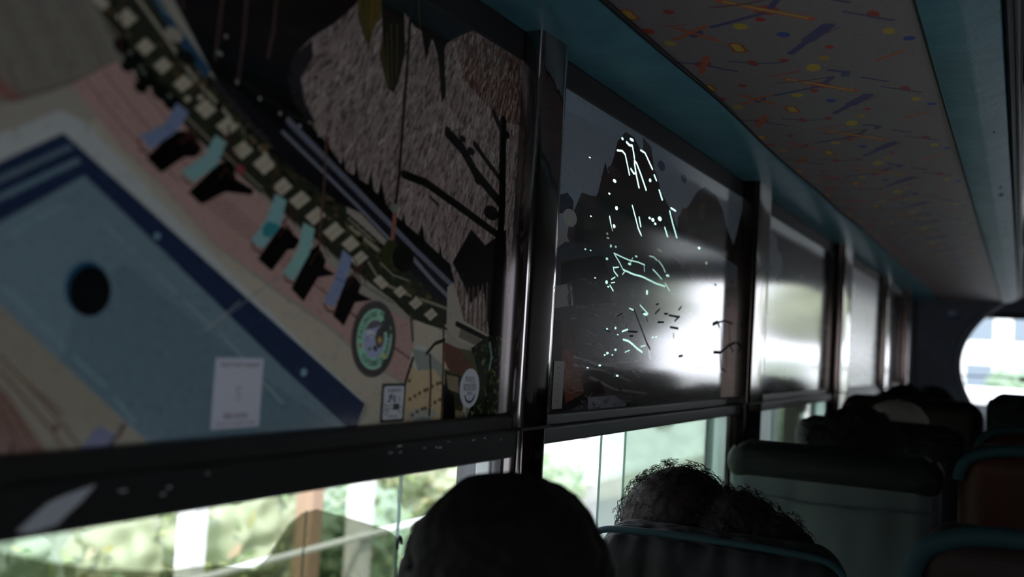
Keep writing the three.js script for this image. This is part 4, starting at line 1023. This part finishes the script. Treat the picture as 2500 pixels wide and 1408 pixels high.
// ---------------------------------------------------------------- seats
function seatBack(w, h, d, r) { // padded back, rounded and slightly bowed
  const g = new RoundedBoxGeometry(w, h, d, 7, Math.min(r, d / 2.02)), p = g.attributes.position;
  for (let i = 0; i < p.count; i++) { const u = p.getX(i) / (w / 2), v = p.getY(i) / (h / 2); const cr = Math.max(0, Math.abs(u) - 0.72) / 0.28; if (v > 0.8) p.setY(i, p.getY(i) - cr * cr * 0.016); p.setZ(i, p.getZ(i) * (1 + 0.12 * (1 - u * u) * (1 - v * v))); }
  return mergeVertices((g.computeVertexNormals(), g));
}
function makeSeat(x0, x1, zRear, top, o) {
  const base = 0.045 * (-zRear - 1.4), w = x1 - x0, floorY = FL, H = top - floorY, t = thing('bus_seat', o.label, 'seat', [(x0 + x1) / 2, floorY, zRear]);
  const sy = 0.45 + base, bh = H - sy + 0.04, d = 0.1, tilt = 0.1;
  const grp = (name, geo, mat) => { const m = mesh(name, geo, mat, t); m.position.set(0, H - bh / 2, -d / 2 - 0.006); m.rotation.x = tilt; m.position.z -= 0.5 * bh * Math.sin(tilt); return m; };
  const back = grp('backrest', seatBack(w, bh, d, 0.05), o.back);
  if (o.cover) { const ch = o.coverH ?? 0.3, m = mesh('headrest_cover', seatBack(w + 0.008, ch, d + 0.01, 0.052).translate(0, bh / 2 - ch / 2 + 0.003, 0), o.cover, back); }
  if (o.trim) { // piping over the top edge
    const q = [], rr = o.trim, hw = w / 2 - 0.003, yt = bh / 2 - 0.002, cr = o.corner ?? 0.045; for (const [x, y] of [[-hw, yt - cr * 1.25], [-hw, yt - cr], [-hw + cr * 0.3, yt - cr * 0.3 - 0.008], [-hw + cr, yt - 0.006], [-hw / 2, yt], [0, yt + 0.001], [hw / 2, yt], [hw - cr, yt - 0.006], [hw - cr * 0.3, yt - cr * 0.3 - 0.008], [hw, yt - cr], [hw, yt - cr * 1.25]]) q.push(V(x, y, d / 2 - rr * 0.8)); mesh('top_trim', tube(q, rr, 70, 10).scale(1, 1, 1), M.seatTrim, back); }
  if (o.stripe) mesh('stitched_seam', tube([V(-w / 2 + 0.004, bh / 2 - 0.095, d / 2 + 0.003), V(-w / 4, bh / 2 - 0.1, d / 2 + 0.009), V(0, bh / 2 - 0.102, d / 2 + 0.011), V(w / 4, bh / 2 - 0.1, d / 2 + 0.009), V(w / 2 - 0.004, bh / 2 - 0.095, d / 2 + 0.003)], 0.0025, 40, 6), M.seatGrey, back);
  mesh('seat_cushion', new RoundedBoxGeometry(w, 0.11, 0.42, 5, 0.045).translate(0, sy - 0.05, -0.33), o.seat ?? o.back, t);
  mesh('seat_frame', [box(-w / 2 + 0.02, w / 2 - 0.02, sy - 0.13, sy - 0.105, -0.12, -0.5, 0.004)], M.alu, t);
  for (const sx of [-1, 1]) mesh('leg', box(sx * (w / 2 - 0.05) - 0.015, sx * (w / 2 - 0.05) + 0.015, 0, sy - 0.12, -0.27, -0.33, 0.004), M.alu, t);
  return t;
}
const cov = M.seatDark;
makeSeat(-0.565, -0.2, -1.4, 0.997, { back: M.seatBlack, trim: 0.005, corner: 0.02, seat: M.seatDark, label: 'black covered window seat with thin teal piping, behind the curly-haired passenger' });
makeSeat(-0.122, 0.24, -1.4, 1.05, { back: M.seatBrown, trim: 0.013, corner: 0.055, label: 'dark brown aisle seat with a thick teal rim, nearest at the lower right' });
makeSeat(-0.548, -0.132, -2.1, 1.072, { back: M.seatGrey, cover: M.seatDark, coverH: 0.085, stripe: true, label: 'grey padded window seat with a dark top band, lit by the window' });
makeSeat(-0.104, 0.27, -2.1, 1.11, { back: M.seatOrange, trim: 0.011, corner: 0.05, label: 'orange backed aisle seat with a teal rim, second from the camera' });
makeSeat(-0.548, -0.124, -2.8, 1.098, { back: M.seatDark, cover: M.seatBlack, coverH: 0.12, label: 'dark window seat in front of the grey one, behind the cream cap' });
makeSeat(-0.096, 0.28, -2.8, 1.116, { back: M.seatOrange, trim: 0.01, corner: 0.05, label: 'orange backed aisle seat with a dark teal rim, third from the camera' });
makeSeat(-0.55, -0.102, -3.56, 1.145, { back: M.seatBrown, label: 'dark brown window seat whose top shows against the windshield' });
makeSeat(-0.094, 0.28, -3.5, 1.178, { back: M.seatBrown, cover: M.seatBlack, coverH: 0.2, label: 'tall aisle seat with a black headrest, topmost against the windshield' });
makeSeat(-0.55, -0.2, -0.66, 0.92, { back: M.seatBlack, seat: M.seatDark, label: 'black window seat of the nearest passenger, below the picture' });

// ---------------------------------------------------------------- people
function fieldMesh(res, half, center, prims, blend) {
  const mc = new MarchingCubes(res, new THREE.MeshStandardMaterial(), false, false, 400000), n = res, hs = n / 2, f = mc.field;
  for (let z = 0; z < n; z++) for (let y = 0; y < n; y++) for (let x = 0; x < n; x++) {
    const px = center[0] + ((x - hs) / hs) * half, py = center[1] + ((y - hs) / hs) * half, pz = center[2] + ((z - hs) / hs) * half; let d = 1;
    for (const q of prims) {
      const bx = q[3] - q[0], by = q[4] - q[1], bz = q[5] - q[2], L = bx * bx + by * by + bz * bz; let t = L ? ((px - q[0]) * bx + (py - q[1]) * by + (pz - q[2]) * bz) / L : 0; t = t < 0 ? 0 : t > 1 ? 1 : t;
      const ex = (px - q[0] - bx * t) / (q[8] ?? 1), e = Math.sqrt(ex * ex + (py - q[1] - by * t) ** 2 + (pz - q[2] - bz * t) ** 2) - (q[6] + (q[7] - q[6]) * t);
      const h = Math.max(0, Math.min(1, 0.5 + (0.5 * (e - d)) / blend)); d = e * (1 - h) + d * h - blend * h * (1 - h); // smooth minimum
    }
    f[z * n * n + y * n + x] = -d;
  }
  mc.isolation = 0; mc.update(); const c = mc.count, P = mc.positionArray.slice(0, c * 3), N = mc.normalArray.slice(0, c * 3);
  for (let i = 0; i < c; i++) for (let k = 0; k < 3; k++) P[i * 3 + k] = P[i * 3 + k] * half + center[k];
  const g = new THREE.BufferGeometry(); g.setAttribute('position', new THREE.BufferAttribute(P, 3)); g.setAttribute('normal', new THREE.BufferAttribute(N, 3)); return g;
}
// seated figure, local origin at the head's centre, facing -z
const limb = (s) => [[s * 0.14, -0.27, 0.02, s * 0.18, -0.5, -0.02, 0.048, 0.04], [s * 0.18, -0.5, -0.02, s * 0.13, -0.6, -0.23, 0.04, 0.03], [s * 0.09, -0.67, 0.02, s * 0.11, -0.65, -0.4, 0.085, 0.06], [s * 0.11, -0.65, -0.4, s * 0.11, -1.03, -0.4, 0.056, 0.04], [s * 0.11, -1.05, -0.38, s * 0.12, -1.07, -0.54, 0.038, 0.03]];
const bodyGeo = fieldMesh(84, 0.72, [0, -0.58, -0.18], [[0, -0.05, 0.03, 0, -0.24, 0.05, 0.055, 0.06], [-0.12, -0.28, 0.03, 0.12, -0.28, 0.03, 0.075, 0.075], [0, -0.32, 0.03, 0, -0.62, 0.03, 0.125, 0.12, 1.15], ...limb(-1), ...limb(1)], 0.04);
const hand = (s) => { const o = [[s * 0.13, -0.6, -0.23, s * 0.115, -0.6, -0.3, 0.024, 0.028]]; for (let k = 0; k < 4; k++) { const x = s * (0.095 + k * 0.014), L = [0.05, 0.062, 0.066, 0.058][k]; o.push([x, -0.6, -0.31, x, -0.597, -0.31 - L * 0.6, 0.0095, 0.009], [x, -0.597, -0.31 - L * 0.6, x, -0.612, -0.31 - L, 0.009, 0.008]); } o.push([s * 0.1, -0.602, -0.27, s * 0.07, -0.604, -0.31, 0.012, 0.009]); return o; };
const headGeo = fieldMesh(60, 0.165, [0, -0.01, 0], [[0, 0.025, 0.01, 0, 0.02, 0.02, 0.082, 0.086, 0.92], [0, -0.05, -0.03, 0, -0.02, -0.01, 0.062, 0.07, 0.92], [0, -0.095, -0.045, 0, -0.06, -0.02, 0.028, 0.05], [0, -0.01, -0.085, 0, -0.04, -0.1, 0.009, 0.014], [-0.017, -0.075, -0.078, 0.017, -0.075, -0.078, 0.008, 0.008], [-0.03, 0.0, -0.072, -0.03, 0.0, -0.072, 0.013, 0.013], [0.03, 0.0, -0.072, 0.03, 0.0, -0.072, 0.013, 0.013], [-0.076, 0.005, 0.012, -0.08, -0.035, 0.006, 0.014, 0.01], [0.076, 0.005, 0.012, 0.08, -0.035, 0.006, 0.014, 0.01], [0, -0.05, 0.03, 0, -0.15, 0.045, 0.052, 0.055]], 0.014).scale(0.93, 0.93, 0.93);
const personGeo = mergeGeometries([bodyGeo, headGeo, fieldMesh(56, 0.1, [-0.11, -0.6, -0.3], hand(-1), 0.006), fieldMesh(56, 0.1, [0.11, -0.6, -0.3], hand(1), 0.006)]);
const shirtGeo = fieldMesh(64, 0.4, [0, -0.45, 0], [[-0.12, -0.285, 0.03, 0.12, -0.285, 0.03, 0.086, 0.086], [0, -0.32, 0.03, 0, -0.6, 0.03, 0.137, 0.134, 1.15], ...[-1, 1].map((s) => [s * 0.14, -0.28, 0.02, s * 0.172, -0.44, -0.01, 0.06, 0.055])], 0.04);
const legsGeo = fieldMesh(72, 0.5, [0, -0.85, -0.2], [-1, 1].flatMap((s) => [[s * 0.08, -0.66, 0.03, s * 0.11, -0.65, -0.4, 0.1, 0.07], [s * 0.11, -0.65, -0.4, s * 0.11, -1.0, -0.4, 0.066, 0.055]]), 0.03);
function fuzz(rx, ry, rz, amp, fq, seed, flat = 0) { // hair mass: bumpy ellipsoid
  const g = mergeVertices(new THREE.IcosahedronGeometry(1, 40).deleteAttribute('normal').deleteAttribute('uv')), p = g.attributes.position;
  for (let i = 0; i < p.count; i++) { const v = V(p.getX(i), p.getY(i), p.getZ(i)), k = 1 + amp * (noise.noise(v.x * fq + seed, v.y * fq, v.z * fq) + 0.6 * noise.noise(v.x * fq * 2.3, v.y * fq * 2.3 + seed, v.z * fq * 2.3) + 0.35 * noise.noise(v.x * fq * 5, v.y * fq * 5 + seed, v.z * fq * 5)); p.setXYZ(i, v.x * rx * k, v.y * ry * k, v.z * rz * k); }
  g.computeVertexNormals(); g.setAttribute('uv', new THREE.Float32BufferAttribute(new Float32Array(p.count * 2), 2)); return g;
}
function curls(n, rx, ry, rz, seed, len, r, y0 = -0.2, amp = 0.007) { // separate curly locks standing off the hair
  const q = rng(seed), out = []; for (let i = 0; i < n; i++) {
    const a = q() * 6.283, s = y0 + (1 - y0) * q(), c = Math.sqrt(Math.max(0, 1 - s * s)), d = V(Math.cos(a) * c, s, Math.sin(a) * c), b = V(d.x * rx, d.y * ry, d.z * rz), u = V(q() - 0.5, q() - 0.5, q() - 0.5).cross(d).normalize(), w = d.clone().cross(u), L = len * (0.4 + q() * 0.9), turns = 1 + q() * 1.6, pts = [];
    for (let k = 0; k <= 9; k++) { const t = k / 9, an = t * turns * 6.283, R0 = amp * (0.6 + 0.6 * t); pts.push(b.clone().multiplyScalar(0.96).addScaledVector(d, L * Math.sin(t * 2.2)).addScaledVector(u, R0 * Math.cos(an) + t * L * 0.7).addScaledVector(w, R0 * Math.sin(an))); }
    out.push(tube(pts, r, 18, 4));
  } return out;
}
const leaning = (g, lx) => { const c = g.clone(), p = c.attributes.position; for (let i = 0; i < p.count; i++) { const k = THREE.MathUtils.smoothstep(-p.getY(i), 0.08, 0.4); p.setX(i, p.getX(i) + lx * k); p.setZ(i, p.getZ(i) - 0.13 * k); } return c; };
let dress = 0;
function person(head, s, skin, hair, label, o = {}) {
  const t = thing('person', label, 'person', head); t.scale.setScalar(s); if (o.turn) t.rotation.y = o.turn;
  mesh('body', leaning(personGeo, o.lean ?? 0), skin, t); mesh('shirt', leaning(shirtGeo, o.lean ?? 0), M.cloth[dress % 6], t); mesh('trousers', leaning(legsGeo, o.lean ?? 0), M.cloth[(dress + 4) % 6], t); dress++;
  if (o.hair) mesh('hair', o.hair, hair, t);
  return t;
}
person([-0.432, 1.02, -0.86], 1, M.skinDark, M.hairBlack, 'passenger with a short dense afro, a dark silhouette nearest the camera', { lean: 0.1, hair: [fuzz(0.098, 0.11, 0.11, 0.035, 3.2, 1).translate(0.014, 0.0, 0.012), ...curls(420, 0.097, 0.109, 0.109, 2, 0.004, 0.0012, -0.4, 0.0025).map((g) => g.translate(0.014, 0, 0.012))] });
person([-0.484, 0.962, -1.6], 0.94, M.skinTan, M.hairBrown, 'passenger with loose curly dark hair, framed by the second window', { lean: 0.13, hair: [fuzz(0.1, 0.108, 0.112, 0.03, 2.6, 5).translate(0, 0.0, 0.008), fuzz(0.08, 0.084, 0.075, 0.07, 2.6, 6).translate(0.105, -0.002, 0.035), fuzz(0.068, 0.066, 0.06, 0.09, 3, 8).translate(0.165, -0.012, 0.05), fuzz(0.045, 0.045, 0.045, 0.12, 3, 4).translate(0.215, -0.025, 0.06), ...curls(520, 0.099, 0.108, 0.112, 3, 0.016, 0.0005, -0.1, 0.006), ...curls(200, 0.081, 0.084, 0.075, 4, 0.015, 0.0005, 0, 0.005).map((g) => g.translate(0.105, -0.002, 0.035)), ...curls(160, 0.068, 0.066, 0.06, 9, 0.014, 0.0005, 0, 0.005).map((g) => g.translate(0.165, -0.012, 0.05))] });
person([-0.318, 1.04, -2.36], 0.98, M.skinDark, M.hairBlack, 'passenger with tousled black hair rising above the grey seat', { hair: [fuzz(0.098, 0.106, 0.108, 0.07, 2.8, 9).translate(0, 0.012, 0.01), fuzz(0.045, 0.03, 0.05, 0.2, 3, 3).translate(-0.06, 0.04, 0.03), ...curls(140, 0.098, 0.106, 0.108, 7, 0.02, 0.0008, 0, 0.002)] });
{ // cap: crown, brim and button
  const t = person([-0.31, 1.032, -3.06], 0.97, M.skinTan, M.hairBlack, 'passenger wearing a cream cap, in front of the dark window seat', { hair: [fuzz(0.086, 0.09, 0.098, 0.03, 3, 11).translate(0, -0.012, 0.016)] });
  const pr = [[0.0001, 0.112], [0.03, 0.11], [0.062, 0.095], [0.084, 0.066], [0.094, 0.03], [0.0965, 0.0], [0.094, -0.004], [0.09, 0.0]].map(([x, y]) => new THREE.Vector2(x, y));
  const c = mesh('cap', new THREE.LatheGeometry(pr, 40).scale(0.98, 1, 1.1).translate(0, 0.008, 0.008), M.cap, t);
  const b = new THREE.Shape(); b.absellipse(0, 0, 0.078, 0.075, 0, Math.PI); b.lineTo(-0.078, 0); mesh('brim', new THREE.ExtrudeGeometry(b, { depth: 0.003, bevelEnabled: true, bevelSize: 0.002, bevelThickness: 0.002 }).rotateX(-Math.PI / 2).translate(0, 0.008, -0.085), M.cap, c); mesh('button', new THREE.SphereGeometry(0.007, 12, 8).scale(1, 0.6, 1).translate(0, 0.12, 0.008), M.cap, c);
}
person([-0.36, 1.063, -3.78], 0.97, M.skinDark, M.hairBlack, 'passenger with spiky black hair just beyond the cream cap', { lean: 0.06, hair: [fuzz(0.098, 0.106, 0.106, 0.11, 3.4, 13).translate(0, 0.012, 0.01), ...curls(120, 0.098, 0.106, 0.106, 17, 0.03, 0.0012, 0.1, 0.001)] });
person([-0.315, 1.06, -4.5], 0.97, M.skinTan, M.hairBlack, 'farthest passenger, smooth black hair against the grey partition', { hair: [fuzz(0.092, 0.102, 0.102, 0.025, 2, 15).translate(0, 0.012, 0.012)] });

// ---------------------------------------------------------------- outside
const GY = -1.2;
struct('ground', new THREE.PlaneGeometry(160, 160).rotateX(-Math.PI / 2).translate(0, GY, -30), M.ground);
struct('road', box(-1.3, 6.5, GY, GY + 0.02, 30, -100), M.asphalt);
struct('verge_lawn', box(-9, -2.9, GY, GY + 0.05, 8, -9.5), M.grass);
const leafQuad = (() => { const g = new THREE.PlaneGeometry(1, 0.55, 2, 1), p = g.attributes.position; for (let i = 0; i < p.count; i++) { const x = p.getX(i); p.setY(i, p.getY(i) * (1 - Math.abs(x) * 1.5)); p.setZ(i, -x * x * 0.5); } g.computeVertexNormals(); return g; })();
function crown(parent, blobs, n, size, mat, seed) {
  const q = rng(seed); mesh('inner_foliage', blobs.map(([x, y, z, r]) => fuzzLow(r * 0.86, seed + x).translate(x, y, z)), mat, parent);
  const im = new THREE.InstancedMesh(leafQuad, mat, n), m = new THREE.Matrix4(), qt = new THREE.Quaternion(), e = new THREE.Euler(); im.name = 'leaves'; im.userData.kind = 'stuff'; im.castShadow = im.receiveShadow = true;
  for (let i = 0; i < n; i++) { const [x, y, z, r] = blobs[(q() * blobs.length) | 0], a = q() * 6.283, s = q() * 2 - 1, c = Math.sqrt(1 - s * s), k = r * (0.82 + q() * 0.25), sz = size * (0.6 + q() * 0.8); e.set(q() * 6.3, q() * 6.3, q() * 6.3); m.compose(V(x + Math.cos(a) * c * k, y + s * k, z + Math.sin(a) * c * k), qt.setFromEuler(e), V(sz, sz, sz)); im.setMatrixAt(i, m); im.setColorAt(i, new THREE.Color().setRGB(0.75 + q() * 0.5, 0.8 + q() * 0.4, 0.6 + q() * 0.5)); }
  parent.add(im);
}
function fuzzLow(r, seed) { const g = mergeVertices(new THREE.IcosahedronGeometry(r, 14).deleteAttribute('normal').deleteAttribute('uv')), p = g.attributes.position; for (let i = 0; i < p.count; i++) { const v = V(p.getX(i), p.getY(i), p.getZ(i)), k = 1 + 0.25 * noise.noise(v.x * 3 / r + seed, v.y * 3 / r, v.z * 3 / r); p.setXYZ(i, v.x * k, v.y * k, v.z * k); } g.computeVertexNormals(); g.setAttribute('uv', new THREE.Float32BufferAttribute(new Float32Array(p.count * 2), 2)); return g; }
function bush(x, z, r, h, mi, label, seed) {
  const t = thing('bush', label, 'bush', [x, GY, z]), q = rng(seed), bl = []; for (let k = 0; k < 9; k++) { const a = q() * 6.283, d = r * 0.6 * Math.sqrt(q()); bl.push([Math.cos(a) * d, r * 0.35 + q() * (h - r * 0.8), Math.sin(a) * d, r * (0.4 + q() * 0.3)]); }
  crown(t, bl, 1500, 0.08, M.leaf[mi], seed); for (let k = 0; k < 3; k++) mesh('stem', tube([V(0, 0, 0), V((q() - 0.5) * 0.2, h * 0.3, (q() - 0.5) * 0.2), V((q() - 0.5) * r, h * 0.6, (q() - 0.5) * r)], 0.03, 8, 6), M.bark, t);
}
function tree(x, z, tr, th, cr, mi, label, seed, name = 'tree') {
  const t = thing(name, label, 'tree', [x, GY, z]), q = rng(seed), bl = [];
  const pts = [V(0, 0, 0), V((q() - 0.5) * tr, th * 0.4, (q() - 0.5) * tr), V((q() - 0.5) * tr * 2, th, 0)], g = new THREE.TubeGeometry(new THREE.CatmullRomCurve3(pts), 16, tr, 14), p = g.attributes.position; for (let i = 0; i < p.count; i++) { const k = 1 + 0.5 * Math.exp(-p.getY(i) * 3) + 0.12 * noise.noise(p.getX(i) * 9, p.getY(i) * 2, p.getZ(i) * 9); p.setX(i, p.getX(i) * k); p.setZ(i, p.getZ(i) * k); } g.computeVertexNormals(); mesh('trunk', g, M.bark, t);
  for (let k = 0; k < 12; k++) { const a = q() * 6.283, d = cr * 0.75 * Math.sqrt(q()); bl.push([Math.cos(a) * d, th + cr * (0.1 + q() * 0.8), Math.sin(a) * d, cr * (0.35 + q() * 0.25)]); }
  for (let k = 0; k < 4; k++) mesh('branch', tube([V(0, th * 0.9, 0), V(bl[k][0] * 0.5, th + 0.2, bl[k][2] * 0.5), V(bl[k][0], bl[k][1], bl[k][2])], tr * 0.35, 8, 6), M.bark, t);
  crown(t, bl, 900, cr * 0.16, M.leaf[mi], seed);
}
const bushWords = ['pale bush at the left end of the nearest window', 'round pale green bush beside the leftmost white post', 'pale bush behind the torn film, left of its peak', 'mid green bush seen through the torn film', 'pale yellow-green bush right of the second white post', 'green bush at the open gap of the nearest window'];
[[-4.7, -1.2, 0.72, 1.7, 3], [-4.8, -3.0, 0.75, 1.9, 0], [-4.7, -4.75, 0.75, 2.0, 1], [-4.8, -6.45, 0.7, 1.8, 2], [-4.9, -8.0, 0.65, 1.7, 3], [-4.6, -9.5, 0.55, 1.3, 0]].forEach(([x, z, r, h, m], i) => bush(x, z, r, h, m, bushWords[i], 100 + i));
{ const t = thing('garden_wall', 'pale green-washed garden wall behind the row of bushes', 'wall', [-6.6, GY, -3.5]); mesh('wall_panel', box(-0.1, 0.1, 0, 2.6, 8, -6.4), M.washed, t); mesh('coping', box(-0.16, 0.16, 2.6, 2.7, 8, -6.4, 0.02), M.concrete, t); }
function post(x, z, w, h, mat, label, name = 'fence_post', cat = 'post') { const t = thing(name, label, cat, [x, GY, z]); mesh('shaft', new RoundedBoxGeometry(w, h, w, 2, 0.012).translate(0, h / 2, 0), mat, t); mesh('top_cap', new THREE.ConeGeometry(w * 0.8, w * 0.6, 4).rotateY(Math.PI / 4).translate(0, h + w * 0.25, 0), mat, t); }
post(-3.7, -3.9, 0.11, 2.3, M.white, 'white concrete fence post leftmost in the nearest window');
post(-3.7, -5.36, 0.13, 2.3, M.white, 'white concrete fence post showing through the torn film');
post(-3.78, -4.95, 0.12, 2.1, M.terracotta, 'orange terracotta post standing just left of the second white post');
{ const t = thing('fence_wire', 'pale horizontal fence rail running between the white posts', 'fence rail'); mesh('rail_tube', tube([V(-3.6, -0.02, -2.4), V(-3.6, -0.01, -3.9), V(-3.6, 0.0, -5.36), V(-3.6, 0.0, -6.6)], 0.02, 20, 8), M.white, t); }
function house(name, label, x0, x1, z0, z1, h, wins, flip) {
  const t = thing(name, label, 'house', [0, GY, 0]); mesh('wall', [box(x0, x1, 0, h, z0, z1)], M.white, t);
  mesh('roof', [box(x0 - 0.3, x1 + 0.3, h, h + 0.14, z0 + 0.3, z1 - 0.3, 0.03)], M.roof, t); mesh('plinth', box(x0 - 0.02, x1 + 0.02, 0, 0.3, z0 + 0.02, z1 - 0.02), M.concrete, t);
  for (const [a, y, w, k] of wins) { const f = mesh('window_frame', flip ? box(a, a + w, y, y + k, z0 + 0.03, z0 - 0.05) : box(x1 - 0.05, x1 + 0.03, y, y + k, a, a - w), M.concrete, t); mesh('pane', flip ? box(a + 0.05, a + w - 0.05, y + 0.05, y + k - 0.05, z0 + 0.036, z0 + 0.02) : box(x1 + 0.02, x1 + 0.036, y + 0.05, y + k - 0.05, a - 0.05, a - w + 0.05), flip ? M.paleGlass : M.darkGlass, f); }
}
house('white_house', 'white single-storey house seen through the second window', -12, -6.0, -10.2, -26, 4.2, [[-14.4, 1.0, 0.5, 0.9], [-18, 1.0, 1.0, 1.1], [-22, 1.0, 1.0, 1.1]]);
house('pale_house', 'pale distant building ahead, seen through the windshield', -14, 4, -70, -80, 7.5, [[-9, 1.2, 1.6, 1.6], [-6, 1.2, 1.6, 1.6], [-3.2, 1.2, 1.6, 1.6], [-0.6, 1.2, 1.6, 1.6], [-9, 4.2, 1.6, 1.6], [-6, 4.2, 1.6, 1.6], [-3.2, 4.2, 1.6, 1.6], [-0.6, 4.2, 1.6, 1.6]], true);
tree(-1.96, -10.4, 0.18, 4.6, 1.9, 2, 'roadside tree with a thick dark trunk, seen through the third window', 301);
post(-1.72, -10.0, 0.055, 3.2, M.wood, 'slim brown wooden post right of the dark trunk', 'wooden_post');
post(-3.3, -14.6, 0.45, 5.5, M.greyPaint, 'grey concrete pole left of the dark trunk', 'utility_pole', 'pole');
bush(-3.0, -19, 1.3, 2.6, 3, 'bright yellow-green bush beyond the brown wooden post', 311);
bush(-2.4, -30, 1.4, 2.4, 1, 'distant pale bush left of the white van', 312);
tree(8.5, -22, 0.2, 3.5, 2.4, 1, 'tree across the road mirrored in the scratched poster', 302); tree(9.5, -6, 0.2, 3.2, 2.2, 0, 'tree on the far side of the road opposite the nearest window', 303); tree(7.8, -48, 0.2, 3.5, 2.6, 3, 'pale tree far ahead on the right of the road', 304);
for (let k = 0; k < 5; k++) bush(-10 + k * 5.2, -56, 1.9, 2.6, k % 4, ['far green hedge bush below the pale building, leftmost', 'far hedge bush second from the left below the pale building', 'far hedge bush straight ahead above the van roof', 'far hedge bush right of the van', 'far hedge bush at the right edge of the road'][k], 330 + k);
{ // white van ahead, seen from behind
  const t = thing('white_van', 'white van on the road ahead of the windshield', 'van', [-0.5, GY, -21]);
  mesh('van_body', new RoundedBoxGeometry(1.85, 1.75, 4.4, 5, 0.16).translate(0, 1.2, 0), M.white, t); mesh('rear_window', new RoundedBoxGeometry(1.4, 0.55, 0.04, 2, 0.018).translate(0, 1.6, 2.19), M.darkGlass, t); mesh('bumper', new RoundedBoxGeometry(1.86, 0.22, 0.2, 3, 0.06).translate(0, 0.45, 2.2), M.concrete, t); mesh('number_plate', new RoundedBoxGeometry(0.4, 0.14, 0.02, 2, 0.008).translate(0, 0.85, 2.205), M.cap, t);
  for (const s of [-1, 1]) { mesh('tail_lamp', new RoundedBoxGeometry(0.12, 0.4, 0.06, 2, 0.02).translate(s * 0.82, 1.05, 2.185), M.red, t); for (const z of [-1.4, 1.4]) mesh('wheel', new THREE.TorusGeometry(0.22, 0.1, 10, 24).rotateY(Math.PI / 2).translate(s * 0.82, 0.32, z), M.tyre, t); }
}
renderer.render(scene, camera);
